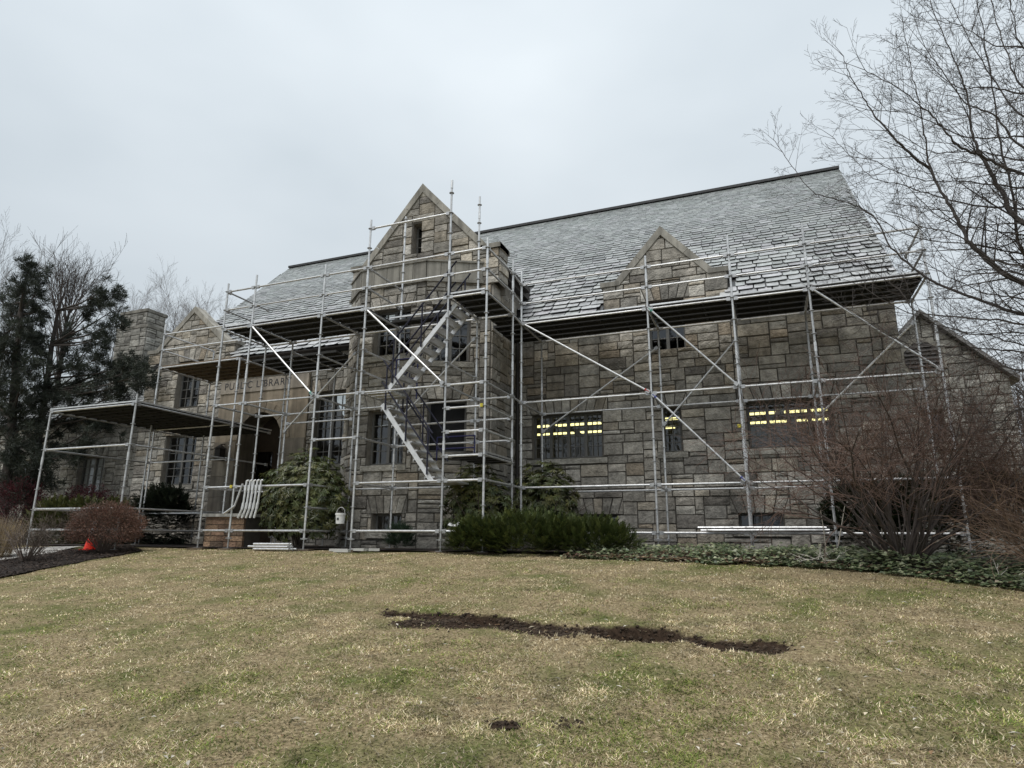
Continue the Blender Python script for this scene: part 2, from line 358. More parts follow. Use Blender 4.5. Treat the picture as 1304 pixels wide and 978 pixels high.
def wall(name, a, b, z0, z1, openings=(), half=(), seed=0, extra_block=(), core_d=.0, parent=None, lintels=True, pr=None, label=None, stones=True):
    """mortar-coloured core with real openings, faced with single stones; openings = (u0,u1,z0,z1)"""
    pn = Panel(a, b); R = rng(seed); mb = MB()
    us = sorted({0, pn.len, *[v for o in openings for v in o[:2]]}); zs = sorted({z0, z1, *[v for o in openings for v in o[2:4]]})
    for i in range(len(us)-1):
        for j in range(len(zs)-1):
            cu, cz = (us[i]+us[i+1])/2, (zs[j]+zs[j+1])/2
            if any(o[0] < cu < o[1] and o[2] < cz < o[3] for o in openings): continue
            poly = [(us[i], zs[j]), (us[i+1], zs[j]), (us[i+1], zs[j+1]), (us[i], zs[j+1])]
            for h in half:
                if poly: poly = clip(poly, h)
            if len(poly) > 2: mb.add([pn.p(u, z) for u, z in poly], [tuple(range(len(poly)))])
    for o in openings:                                    # reveals
        c = [(o[0], o[2]), (o[1], o[2]), (o[1], o[3]), (o[0], o[3])]
        for i in range(4):
            p, q = c[i], c[(i+1) % 4]; mb.quad(pn.p(*p, .012), pn.p(*q, .012), pn.p(*q, -.3), pn.p(*p, -.3), (2.1, 2.1, 2.1))
    W = mb.build(name, M['mortarc'], parent or lib)
    if label: W['label'] = label
    if not stones: return pn, W
    blocked = [(o[0], o[1], o[2], o[3]) for o in openings] + list(extra_block)
    polys = []
    for o in openings:
        if len(o) > 4 and o[4] == 'x': continue
        wd = o[1]-o[0]; hh = .36 if wd > .5 else .26; ex = .16
        if lintels and o[3]+hh < z1:
            u0_, u1_ = max(0, o[0]-ex), min(pn.len, o[1]+ex); zt = z0 + math.ceil((o[3]+hh-z0)/.105)*.105
            blocked.append((u0_, u1_, o[3], zt)); n_ = max(3, int(round(wd/.21)) | 1)
            for k in range(n_):                            # splayed flat arch
                f0, f1 = k/n_, (k+1)/n_; b0, b1 = o[0]+wd*f0, o[0]+wd*f1
                t0, t1 = u0_+(u1_-u0_)*f0, u0_+(u1_-u0_)*f1
                if k == 0: b0 = o[0]-.02
                if k == n_-1: b1 = o[1]+.02
                polys.append(('voussoir', [(b0, o[3]), (b1, o[3]), (t1, zt), (t0, zt)]))
            polys.append(('stone', [(u0_, o[3]), (o[0]-.02, o[3]), (u0_, zt-.01)])); polys.append(('stone', [(o[1]+.02, o[3]), (u1_, o[3]), (u1_, zt-.01)]))
        sl = [(o[0]-.14, o[2]-.16), (o[1]+.14, o[2]-.16), (o[1]+.14, o[2]), (o[0]-.14, o[2])]
        if o[2]-.2 > z0 and not (len(o) > 4):
            blocked.append((sl[0][0], sl[1][0], sl[0][1], sl[2][1])); d = stone_data(pn, sl, R, .075, (.30, .285, .25), flat=True)
            s_ = MB(); s_.add(d[0], d[1], d[2]); s_.quad(pn.p(sl[3][0], sl[3][1], .075), pn.p(sl[2][0], sl[2][1], .075), pn.p(sl[2][0], sl[2][1]+.01, -.2), pn.p(sl[3][0], sl[3][1]+.01, -.2), d[2])
            s_.build('sill', M['stone'], W)
    for p in ashlar(0, pn.len, z0, z1, blocked, R): polys.append(('stone', p))
    for nm, p in polys:
        for h in half:
            if p: p = clip(p, h)
        if len(p) < 3: continue
        d = stone_data(pn, p, R, pr)
        if d: STONES.append((d[3], nm, W, d))
    return pn, W
M['mortarc'] = mat('mortar_core', (.105, .096, .083), .95, attr=True, n_scale=6, n_amt=.3, bump=.5)

def window(pn, o, cols, rows, lights=1, parent=None, depth=.16, dark=False):
    """casement window: frame > pane for each light, glazing bars"""
    u0, u1, z0, z1 = o[:4]; fw = .055; mb = MB()
    def bar(a0, a1, b0, b1, d0, d1, m): 
        p = [pn.p(a0, b0, d0), pn.p(a1, b0, d0), pn.p(a1, b1, d0), pn.p(a0, b1, d0), pn.p(a0, b0, d1), pn.p(a1, b0, d1), pn.p(a1, b1, d1), pn.p(a0, b1, d1)]
        m.add(p, [(0, 1, 2, 3), (7, 6, 5, 4), (4, 5, 1, 0), (5, 6, 2, 1), (6, 7, 3, 2), (7, 4, 0, 3)])
    d0, d1 = -depth, -depth-.07
    bar(u0, u1, z0, z0+fw, d0, d1, mb); bar(u0, u1, z1-fw, z1, d0, d1, mb); bar(u0, u0+fw, z0+fw, z1-fw, d0, d1, mb); bar(u1-fw, u1, z0+fw, z1-fw, d0, d1, mb)
    lw = (u1-u0)/lights
    for k in range(1, lights): bar(u0+k*lw-.04, u0+k*lw+.04, z0+fw, z1-fw, d0+.01, d1, mb)
    W = mb.build('window', M['frame'], parent or lib)
    g = MB()
    for k in range(lights):
        a, b = u0+k*lw+.045, u0+(k+1)*lw-.045
        for c in range(1, cols): uu = a+(b-a)*c/cols; bar(uu-.011, uu+.011, z0+fw, z1-fw, d0-.012, d0-.04, g)
        for r_ in range(1, rows): zz = z0+fw+(z1-z0-2*fw)*r_/rows; bar(a, b, zz-.011, zz+.011, d0-.014, d0-.038, g)
        ps = MB(); ps.quad(pn.p(a, z0+fw, d0-.045), pn.p(b, z0+fw, d0-.045), pn.p(b, z1-fw, d0-.045), pn.p(a, z1-fw, d0-.045))
        ps.build('pane', M['black'] if dark else M['glass'], W)
    if g.v: g.build('glazing_bar', M['frame'], W)
    return W

# ---- main wall, right of the bay
pn0 = Panel((-6.12, WY), (XR, WY)); X0 = -6.12
o_w1 = (-5.62-X0, -3.74-X0, 1.99, 3.17); o_w2 = (-.26-X0, 1.52-X0, 2.05, 3.15); o_n = (-2.24-X0, -1.78-X0, 2.05, 3.14)
o_b1 = (-4.36-X0, -3.42-X0, .08, .57); o_b2 = (-.62-X0, .32-X0, .22, .58); o_d = (-2.46-X0, -1.55-X0, 4.62, 5.96)
DORM_R = (-3.61, -.46, -2.03, 7.80, 6.52)        # x0, x1, apex x, apex z, shoulder z
EW = 5.62
qr = []
def quoin_block(ulen, z0, z1, first, right=True, mod=.315):
    out = []; k = 0; z = z0
    while z < z1-.05:
        ln = .56 if (k % 2 == first) else .34; out.append((ulen-ln, ulen, z, min(z+mod, z1)) if right else (0, ln, z, min(z+mod, z1))); z += mod; k += 1
    return out
qmain = quoin_block(XR-X0, GZ, EW, 0)
pnR, wallR = wall('wall', (X0, WY), (XR, WY), GZ, EW, [o_w1, o_w2, o_n, o_b1, o_b2, (o_d[0], o_d[1], o_d[2], EW, 'd')], seed=11, extra_block=qmain)
R = rng(5)
for q in qmain: 
    d = stone_data(pnR, [(q[0], q[2]), (q[1], q[2]), (q[1], q[3]), (q[0], q[3])], R, R.uniform(.035, .05)); STONES.append((d[3]*1.2, 'quoin', wallR, d))
window(pnR, o_w1, 3, 4, 4, wallR); window(pnR, o_w2, 3, 4, 4, wallR); window(pnR, o_n, 2, 5, 1, wallR); window(pnR, o_b1, 2, 1, 2, wallR); window(pnR, o_b2, 2, 1, 2, wallR)

def gable(x0, x1, ax, az, sz, yw, zb, oo, seed, cop=.17, depth=.30, win=None, pr=None):
    """upper gable wall with copings and kneelers; returns wall object"""
    u = lambda x: x-x0
    kx0, kx1 = x0+.42, x1-.42                                    # where the slopes start above the shoulders
    sl = (az-sz)/(ax-kx0); sr = (az-sz)/(kx1-ax)
    hl = (-sl, 1, sz-sl*u(kx0)); hr = (sr, 1, sz+sr*u(kx1))
    pn, W = wall('gable_wall', (x0, yw), (x1, yw), zb, sz, [o for o in oo if o[2] < sz], seed=seed)
    up_ = Panel((x0, yw), (x1, yw)); hx = [(u(x0)*0+o[0], o[1], max(o[2], sz), o[3], 'u') for o in oo if o[3] > sz]
    half_ = [hl, hr]
    core = MB(); tri = [(u(kx0), sz), (u(kx1), sz), (u(ax), az)]
    us = sorted({u(kx0), u(kx1), u(ax), *[v for o in hx for v in o[:2]]}); zs = sorted({sz, az, *[v for o in hx for v in o[2:4]]})
    for i in range(len(us)-1):
        for j in range(len(zs)-1):
            cu, cz = (us[i]+us[i+1])/2, (zs[j]+zs[j+1])/2
            if any(o[0] < cu < o[1] and o[2] < cz < o[3] for o in hx): continue
            q = [(us[i], zs[j]), (us[i+1], zs[j]), (us[i+1], zs[j+1]), (us[i], zs[j+1])]
            for h in half_:
                if q: q = clip(q, h)
            if len(q) > 2: core.add([up_.p(a, b) for a, b in q], [tuple(range(len(q)))])
    for o in hx:
        c = [(o[0], o[2]), (o[1], o[2]), (o[1], o[3]), (o[0], o[3])]
        for i in ((1, 3, 2) if o[2] <= sz else (0, 1, 2, 3)):
            p, q = c[i], c[(i+1) % 4]; core.quad(up_.p(*p, .012), up_.p(*q, .012), up_.p(*q, -.3), up_.p(*p, -.3), (2.1, 2.1, 2.1))
    core.build('gable_core', M['mortarc'], W); Rg = rng(seed+500)
    for p in ashlar(u(kx0), u(kx1), sz, az, [(o[0], o[1], o[2], o[3]) for o in hx], Rg):
        for h in half_:
            if p: p = clip(p, h)
        if len(p) > 2:
            d = stone_data(up_, p, Rg)
            if d: STONES.append((d[3]*1.4, 'stone', W, d))
    # shoulders (left and right of the slopes) are part of the polygon only below sz: fill them
    for nm, xa, xb in (('l', x0, kx0), ('r', kx1, x1)):
        pass
    mb = MB(); yb = yw+depth; cp = (.98, .98, .98)
    for s_, kx in ((-1, kx0), (1, kx1)):
        sx = s_; n_seg = max(2, int(round(math.hypot(az-sz, ax-kx)/.75)))
        dx, dz = (ax-kx), (az-sz); ln = math.hypot(dx, dz); tx, tz = dx/ln, dz/ln; nx_, nz_ = (-tz*(-s_))*-1, abs(tx)
        nx_ = s_*abs(tz)
        for k in range(n_seg):
            a, b = k/n_seg*ln+.004, (k+1)/n_seg*ln-.004
            p = Vector((kx+tx*a, yw-.07, sz+tz*a)); c = MB()
            off = Vector((nx_, 0, nz_))*-.03
            c.obox(p+off, Vector((tx*(b-a), 0, tz*(b-a))), Vector((0, depth+.14, 0)), Vector((nx_*cop, 0, nz_*cop)), tint(cp, R.uniform(.95, 1.2)))
            c.build('coping', M['limestone'], W)
        xa, xb = (x0-.06, kx+.02) if s_ < 0 else (kx-.02, x1+.06)
        c = MB(); c.obox((xa, yw-.08, sz-.02), (xb-xa, 0, 0), (0, depth+.18, 0), (0, 0, .13), (.8, .8, .8)); c.build('kneeler', M['limestone'], W)
    th_ = math.atan2(az-sz, ax-kx0); e_ = cop-.03; c_, s2_ = math.cos(th_), math.sin(th_); y0_, y1_ = yw-.071, yw+depth+.071
    kt = [(ax, az+e_/c_), (ax-s2_*e_, az+c_*e_), (ax-.01, az-.03/c_), (ax+.01, az-.03/c_), (ax+s2_*e_, az+c_*e_)]
    c = MB(); c.add([(x, y0_, z) for x, z in kt]+[(x, y1_, z) for x, z in kt], [(0, 1, 2, 3, 4), (9, 8, 7, 6, 5), (0, 5, 6, 1), (1, 6, 7, 2), (3, 8, 9, 4), (4, 9, 5, 0)]); c.build('apex_stone', M['limestone'], W)
    # body of the gable behind the facing
    c = MB(); yk = yw+.03
    pts = [(x0+.0, zb), (x1, zb), (x1, sz-.02), (kx1, sz-.02), (ax, az-.03), (kx0, sz-.02), (x0, sz-.02)]
    f = [(x, yw+depth, z) for x, z in pts]; c.add(f, [tuple(range(len(f)-1, -1, -1))], (2, 2, 2))
    for i in (1, 6, 2, 5):
        a, b = pts[i], pts[(i+1) % len(pts)]; c.quad((a[0], yw, a[1]), (b[0], yw, b[1]), (b[0], yb, b[1]), (a[0], yb, a[1]), (2, 2, 2)) if True else None
    c.build('gable_back', M['mortarc'], W)
    return pn, W, (kx0, kx1)
def halves(h):
    return h
# dormer gable, right: the part above the eaves line
def dormer(spec, yw, zb, od, seed):
    x0, x1, ax, az, sz = spec
    pn, W, k = gable(x0, x1, ax, az, sz, yw, zb, [od], seed)
    return pn, W
xo = DORM_R[0]
pnD, gabR = dormer(DORM_R, WY-.004, EW, (o_d[0]+X0-xo, o_d[1]+X0-xo, EW, o_d[3], 'd'), 21)
wd_ = window(pnR, o_d, 2, 4, 2, wallR)

# ---- entrance wall, left of the bay
LX0 = XL; LX1 = -10.37
o_ll = (-18.9-LX0, -17.5-LX0, 1.63, 3.30); o_lu = (-18.72-LX0, -17.62-LX0, 4.27, 5.9); o_e = (-12.75-LX0, -11.6-LX0, 2.1, 4.36); o_port = (-16.62-LX0, -13.0-LX0, GZ, 5.28, 'x')
pnL, wallL = wall('wall', (LX0, WY), (LX1, WY), GZ, EW, [o_ll, (o_lu[0], o_lu[1], o_lu[2], EW, 'd'), o_e, o_port], seed=31)
window(pnL, o_ll, 2, 6, 2, wallL); window(pnL, o_lu, 2, 5, 2, wallL); window(pnL, o_e, 2, 6, 2, wallL)
DORM_L = (-20.24, -16.25, -18.27, 7.72, 6.34)
pnDL, gabL = dormer(DORM_L, WY-.004, EW, (o_lu[0], o_lu[1], EW, o_lu[3], 'd'), 41)

# ---- limestone entrance portal with arch and lettering
portal = MB(); PX0, PX1, PZ1 = -16.62, -13.0, 5.28; ac, ar, asp = -14.8, .87, 2.98; py = WY-.06
seg = 16; arc = [(ac-ar*math.cos(math.pi*i/seg), asp+ar*math.sin(math.pi*i/seg)) for i in range(seg+1)]
def pq(a, b, c, d, m=portal, y=py, col=(1, 1, 1)): m.quad((a[0], y, a[1]), (b[0], y, b[1]), (c[0], y, c[1]), (d[0], y, d[1]), col)
pq((PX0, GZ), (ac-ar, GZ), (ac-ar, asp), (PX0, asp)); pq((ac+ar, GZ), (PX1, GZ), (PX1, asp), (ac+ar, asp))
pq((PX0, asp), (ac-ar, asp), (ac-ar, PZ1), (PX0, PZ1)); pq((ac+ar, asp), (PX1, asp), (PX1, PZ1), (ac+ar, PZ1))
for (a, b) in zip(arc, arc[1:]): pq(a, b, (b[0], PZ1), (a[0], PZ1))
for (a, b) in zip(arc, arc[1:]): portal.quad((a[0], py, a[1]), (a[0], py+.9, a[1]), (b[0], py+.9, b[1]), (b[0], py, b[1]), (.6, .6, .6))
for xx in (ac-ar, ac+ar): portal.quad((xx, py, GZ), (xx, py+.9, GZ), (xx, py+.9, asp), (xx, py, asp), (.6, .6, .6))
portal.quad((PX0, py, GZ), (PX0, py, PZ1), (PX0, py+.1, PZ1), (PX0, py+.1, GZ)); portal.quad((PX1, py, GZ), (PX1, py, PZ1), (PX1, py+.1, PZ1), (PX1, py+.1, GZ))
portal.quad((PX0, py, PZ1), (PX1, py, PZ1), (PX1, py+.1, PZ1), (PX0, py+.1, PZ1))
po = portal.build('portal', M['portal'], lib); po['label'] = 'pale limestone entrance surround with round arch'
Rp = rng(8)
for row, (za, zb) in enumerate(((-.2, .5), (.5, 1.2), (1.2, 1.85), (1.85, 2.42), (2.42, 2.96))):        # dressed pilaster blocks, proud of the sheet
    for a, b in ((PX0, ac-ar-.03), (ac+ar+.03, PX1)):
        k_ = Rp.uniform(.85, 1.1); m_ = MB(); m_.obox((a+.008, py-.03, za+.006), (b-a-.016, 0, 0), (0, .028, 0), (0, 0, zb-za-.012), tuple(c*k_ for c in (.80, .84, .9))); m_.build('dressed_block', M['portal'], po)
for k in range(9):                                                                                   # arch stones
    a0, a1 = math.pi*k/9+.012, math.pi*(k+1)/9-.012; m_ = MB(); r0, r1 = ar+.01, ar+.34; k_ = Rp.uniform(.85, 1.1); cc = (k_, k_, k_); pts = []
    for an, r_ in ((a0, r0), (a1, r0), (a1, r1), (a0, r1)): pts.append((ac-r_*math.cos(an), asp+r_*math.sin(an)))
    m_.add([(x, py-.035, z) for x, z in pts]+[(x, py-.001, z) for x, z in pts], [(0, 1, 2, 3), (4, 5, 1, 0), (5, 6, 2, 1), (6, 7, 3, 2), (7, 4, 0, 3)], cc); m_.build('voussoir', M['portal'], po)
m_ = MB(); m_.box(PX0+.02, PX1-.02, py-.03, py-.001, 4.56, 5.06, (1.15, 1.2, 1.3)); band = m_.build('inscription_band', M['portal'], po)
tcu = bpy.data.curves.new('lettering', 'FONT'); tcu.body = 'PUBLIC LIBRARY'; tcu.size = .33; tcu.align_x = 'CENTER'; tcu.align_y = 'CENTER'; tcu.extrude = .004; tcu.space_character = 1.15
to = bpy.data.objects.new('lettering', tcu); COL.objects.link(to); to.location = (-15.08, py-.032, 4.79); to.rotation_euler = (math.pi/2, 0, 0); to.data.materials.append(M['lead'])
bpy.context.view_layer.update()
tm = bpy.data.meshes.new_from_object(to.evaluated_get(bpy.context.evaluated_depsgraph_get())); tm.transform(to.matrix_world); tm.materials.clear(); tm.materials.append(M['lead'])
bpy.data.objects.remove(to); to = bpy.data.objects.new('lettering', tm); COL.objects.link(to); setpar(to, band); to['label'] = 'incised words PUBLIC LIBRARY'
dm = MB(); dm.box(ac-ar, ac+ar, py+.82, py+.88, GZ, asp+ar, (.25, .22, .2)); door = dm.build('door', M['plywood'], lib)
for xx in (ac-.44, ac+.44):
    m_ = MB(); m_.box(xx-.3, xx+.3, py+.80, py+.815, .9, 2.7); m_.build('pane', M['glass'], door)
lan = MB(); lx, ly, lz = -16.15, py-.2, 2.55                                                          # wall lantern
lan.box(lx-.11, lx+.11, ly-.11, ly+.11, lz-.22, lz+.16); lan.add([(lx-.14, ly-.14, lz+.16), (lx+.14, ly-.14, lz+.16), (lx+.14, ly+.14, lz+.16), (lx-.14, ly+.14, lz+.16), (lx, ly, lz+.32)], [(0, 1, 4), (1, 2, 4), (2, 3, 4), (3, 0, 4)]); lan.beam((lx, ly, lz+.3), (lx, py, lz+.34), .03, .03)
ln_ = lan.build('wall_lantern', M['gutter'], lib)

# ---- projecting gabled block with canted bay
TX0, TX1, TY = -10.36, -6.12, 14.0
BL, BR, BY = -9.61, -7.66, 13.35
BE = -6.42
o_bl = (onY(470, 530, BY).x-BL, onY(515, 530, BY).x-BL, onY(490, 592, BY).z, onY(490, 522, BY).z)
o_bu = (o_bl[0]+.02, o_bl[1]+.05, onY(500, 452, BY).z, onY(500, 394, BY).z)
o_bb = (onY(474, 660, BY).x-BL, onY(511, 660, BY).x-BL, .12, .54)
pnB, wallB = wall('wall', (BL, BY), (BR, BY), GZ, 6.4, [o_bl, o_bu, o_bb], seed=51)
window(pnB, o_bl, 2, 4, 2, wallB); window(pnB, o_bu, 2, 4, 2, wallB); window(pnB, o_bb, 2, 1, 2, wallB)
flen = math.hypot(BE-BR, TY-BY)
o_fu = (.18, 1.13, 4.27, 5.75); o_fl = (.17, 1.12, 2.0, 3.3)
pnF, wallF = wall('wall', (BR, BY), (BE, TY), GZ, 6.4, [o_fu, o_fl], seed=61)
window(pnF, o_fu, 2, 4, 2, wallF); window(pnF, o_fl, 1, 1, 1, wallF, dark=True)
pnG, wallG = wall('wall', (TX0, TY-.002), (BL, BY), GZ, 6.4, [(.28, .62, 2.0, 3.2, 'n')], seed=71); window(pnG, (.28, .62, 2.0, 3.2), 1, 4, 1, wallG)
qT = quoin_block(TX1-BE, GZ, 6.28, 0); qS = quoin_block(WY-TY, GZ, 6.4, 1, right=False)
pnS1, wallS1 = wall('wall', (BE, TY), (TX1, TY), GZ, 6.4, [], seed=81, stones=False)
for q in quoin_block(TX1-BE, GZ, 6.4, 0):
    R_ = rng(int(q[2]*1000)); d = stone_data(pnS1, [(0.0, q[2]), (q[1], q[2]), (q[1], q[3]), (0.0, q[3])], R_, .04); STONES.append((d[3]*1.3, 'quoin', wallS1, d))
pnS, wallS = wall('wall', (TX1, TY), (TX1, WY), GZ, 6.4, [], seed=91, extra_block=qS)
for q in qS:
    R_ = rng(int(q[2]*1000)+7); d = stone_data(pnS, [(q[0], q[2]), (q[1], q[2]), (q[1], q[3]), (q[0], q[3])], R_, .04); STONES.append((d[3]*1.2, 'quoin', wallS, d))
pnSL, wallSL = wall('wall', (TX0, WY), (TX0, TY), GZ, 6.9, [], seed=92, stones=False)
# limestone parapet band of the bay, single dressed blocks
Rb = rng(3)
for a, b, n_ in (((TX0-.02, TY), (BL, BY), 1), ((BL, BY), (BR, BY), 5), ((BR, BY), (BE+.04, TY), 4)):
    pb = Panel(a, b)
    for k in range(n_):
        u0, u1 = pb.len*k/n_, pb.len*(k+1)/n_; m_ = MB(); c = Rb.uniform(.85, 1.06); c = (c, c, c)
        def pp(u, z, d): return pb.p(u, z, d)
        g0, g1 = u0+(.006 if k else 0), u1-(.006 if k < n_-1 else 0)
        m_.add([pp(g0, 6.42, .05), pp(g1, 6.42, .05), pp(g1, 6.94, .05), pp(g0, 6.94, .05), pp(g0, 6.42, -.2), pp(g1, 6.42, -.2), pp(g1, 6.94, -.2), pp(g0, 6.94, -.2)], [(0, 1, 2, 3), (4, 5, 1, 0), (5, 6, 2, 1), (6, 7, 3, 2), (7, 4, 0, 3)], c)
        m_.build('parapet_block', M['limestone'], wallB)
    for zc, h, d in ((6.40, .07, .09), (6.945, .05, .08)):
        m_ = MB(); m_.add([pb.p(-.03, zc-h/2, d), pb.p(pb.len+.03, zc-h/2, d), pb.p(pb.len+.03, zc+h/2, d), pb.p(-.03, zc+h/2, d), pb.p(0, zc-h/2, -.2), pb.p(pb.len, zc-h/2, -.2), pb.p(pb.len, zc+h/2, -.2), pb.p(0, zc+h/2, -.2)], [(0, 1, 2, 3), (4, 5, 1, 0), (5, 6, 2, 1), (6, 7, 3, 2), (7, 4, 0, 3)], (.8, .8, .8)); m_.build('string_course', M['limestone'], wallB)
m_ = MB(); m_.add([(TX0, TY+.1, 6.9), (BL, BY, 6.9), (BR, BY, 6.9), (BE, TY+.1, 6.9)], [(0, 1, 2, 3)]); m_.build('bay_roof', M['lead'], lib)
TOWER = (TX0-.05, TX1+.2, -8.24, 9.42, 7.34)
sw0 = onY(526, 300, TY).x-TOWER[0]; sw1 = onY(538, 300, TY).x-TOWER[0]; sz0, sz1 = onY(532, 325, TY).z, onY(532, 285, TY).z
pnT, gabT, kk = gable(*TOWER, TY, 6.35, [(sw0, sw1, sz0, sz1)], 101, cop=.17, depth=.42)
window(pnT, (sw0, sw1, sz0, sz1), 1, 3, 1, gabT, depth=.2)
# right-hand shoulder pier of the gable returning along the side
pnP, wallP = wall('pier', (TX1+.2, TY), (TX1+.2, TY+.55), 6.45, 7.33, [], seed=111)
m_ = MB(); m_.box(TX1-.3, TX1+.26, TY-.07, TY+.6, 7.32, 7.44, (.8, .8, .8)); m_.build('pier_cap', M['limestone'], wallP)
m_ = MB(); m_.box(TX0-.1, TX1+.18, TY+.5, TY+.55, 6.2, 7.3, (2, 2, 2)); m_.build('pier_back', M['mortarc'], wallP)
# ---- end walls, back wall
m_ = MB()
for xx in (XL+.01, XR-.01): m_.add([(xx, WY, GZ), (xx, 27.7, GZ), (xx, 27.7, 5.6), (xx, RIDGE_Y, RIDGE_Z-.2), (xx, WY, 5.6)], [(0, 1, 2, 3, 4)], (2.2, 2.2, 2.2))
m_.quad((XL, 27.7, GZ), (XR, 27.7, GZ), (XR, 27.7, 5.6), (XL, 27.7, 5.6), (2.2, 2.2, 2.2)); m_.build('rear_wall', M['mortarc'], lib)
# ---- library hall behind the right-hand windows with its lit ceiling lamps
m_ = MB(); hx0, hx1, hy0, hy1, hz0, hz1 = -9.3, 2.95, 16.02, 23.5, .85, 3.55
for f in ([(hx0, hy0, hz1), (hx1, hy0, hz1), (hx1, hy1, hz1), (hx0, hy1, hz1)], [(hx0, hy0, hz0), (hx1, hy0, hz0), (hx1, hy1, hz0), (hx0, hy1, hz0)], [(hx0, hy1, hz0), (hx1, hy1, hz0), (hx1, hy1, hz1), (hx0, hy1, hz1)], [(hx0, hy0, hz0), (hx0, hy1, hz0), (hx0, hy1, hz1), (hx0, hy0, hz1)], [(hx1, hy0, hz0), (hx1, hy1, hz0), (hx1, hy1, hz1), (hx1, hy0, hz1)]): m_.add(f, [(0, 1, 2, 3)])
m_.build('interior', M['interior'], lib)
m_ = MB(); m_.quad((hx0+.01, hy0+.01, hz1-.001), (hx1-.01, hy0+.01, hz1-.001), (hx1-.01, hy1-.01, hz1-.001), (hx0+.01, hy1-.01, hz1-.001), (.7, .68, .6)); m_.build('hall_ceiling', M['white'], lib)
for yy, st in ((18.5, 0), (20.0, .35)):
    for k in range(8):
        x = -9.1+st+k*1.62
        if x < hx0+.2 or x+1.5 > hx1: continue
        m_ = MB(); m_.box(x, x+1.45, yy-.15, yy+.15, hz1-.16, hz1-.004, (.3, .3, .3)); hsg = m_.build('ceiling_lamp', M['white'])
        tag(hsg, 'lit fluorescent ceiling lamp seen through the library windows', 'lamp', 'ceiling lamps in the library hall')
        m_ = MB(); m_.box(x+.03, x+1.42, yy-.13, yy+.13, hz1-.19, hz1-.165); m_.build('tube', M['lamp'], hsg)

# ---- roof
def slope_pt(x, s, lift=0.):
    ln = math.hypot(RIDGE_Y-EAVE_Y, RIDGE_Z-EAVE_Z); ty, tz = (RIDGE_Y-EAVE_Y)/ln, (RIDGE_Z-EAVE_Z)/ln
    return Vector((x, EAVE_Y+ty*s-tz*lift, EAVE_Z+tz*s+ty*lift))
SL = math.hypot(RIDGE_Y-EAVE_Y, RIDGE_Z-EAVE_Z); RX0, RX1 = -19.72, 3.16
roof = MB(); roof.quad(slope_pt(RX0, .46), slope_pt(RX1, .46), slope_pt(RX1, SL), slope_pt(RX0, SL), (.02, .02, .02))
EAVES = [(DORM_L[1]-.02, TX0+.02), (TX1-.02, DORM_R[0]+.02), (DORM_R[1]-.02, RX1)]            # eaves stop at the wall gables
for xa, xb in EAVES: roof.quad(slope_pt(xa, 0), slope_pt(xb, 0), slope_pt(xb, .462), slope_pt(xa, .462), (.02, .02, .02))
roof.quad(slope_pt(RX0, SL), slope_pt(RX1, SL), (RX1, 2*RIDGE_Y-EAVE_Y, EAVE_Z), (RX0, 2*RIDGE_Y-EAVE_Y, EAVE_Z), (.15, .15, .15))
for xx in (RX0, RX1): a, b = slope_pt(xx, 0), slope_pt(xx, SL); roof.quad(a, b, b-Vector((0, 0, .2)), a-Vector((0, 0, .2)), (.05, .05, .05))
for xa, xb in EAVES: a, b = slope_pt(xa, 0), slope_pt(xb, 0); roof.quad(a, b, Vector((xb, WY, EAVE_Z-.1)), Vector((xa, WY, EAVE_Z-.1)), (.05, .05, .05))
rf = roof.build('roof', M['slate'], lib)
m_ = MB(); m_.box(RX0, RX1, RIDGE_Y-.12, RIDGE_Y+.12, RIDGE_Z-.02, RIDGE_Z+.07); m_.build('ridge_cap', M['lead'], rf)
for x0, x1 in EAVES:
    m_ = MB(); nseg = 6
    for k in range(nseg):
        a0, a1 = math.pi+math.pi*k/nseg, math.pi+math.pi*(k+1)/nseg; r_ = .075; yc, zc = EAVE_Y-.05, EAVE_Z-.03
        m_.quad((x0, yc+r_*math.cos(a0), zc+r_*math.sin(a0)), (x1, yc+r_*math.cos(a0), zc+r_*math.sin(a0)), (x1, yc+r_*math.cos(a1), zc+r_*math.sin(a1)), (x0, yc+r_*math.cos(a1), zc+r_*math.sin(a1)))
    m_.build('gutter', M['gutter'], rf)
SLATES = []
SPAL = [(.37, .378, .378), (.40, .405, .402), (.33, .34, .338), (.38, .374, .388), (.35, .365, .36), (.44, .44, .45), (.29, .295, .30)]
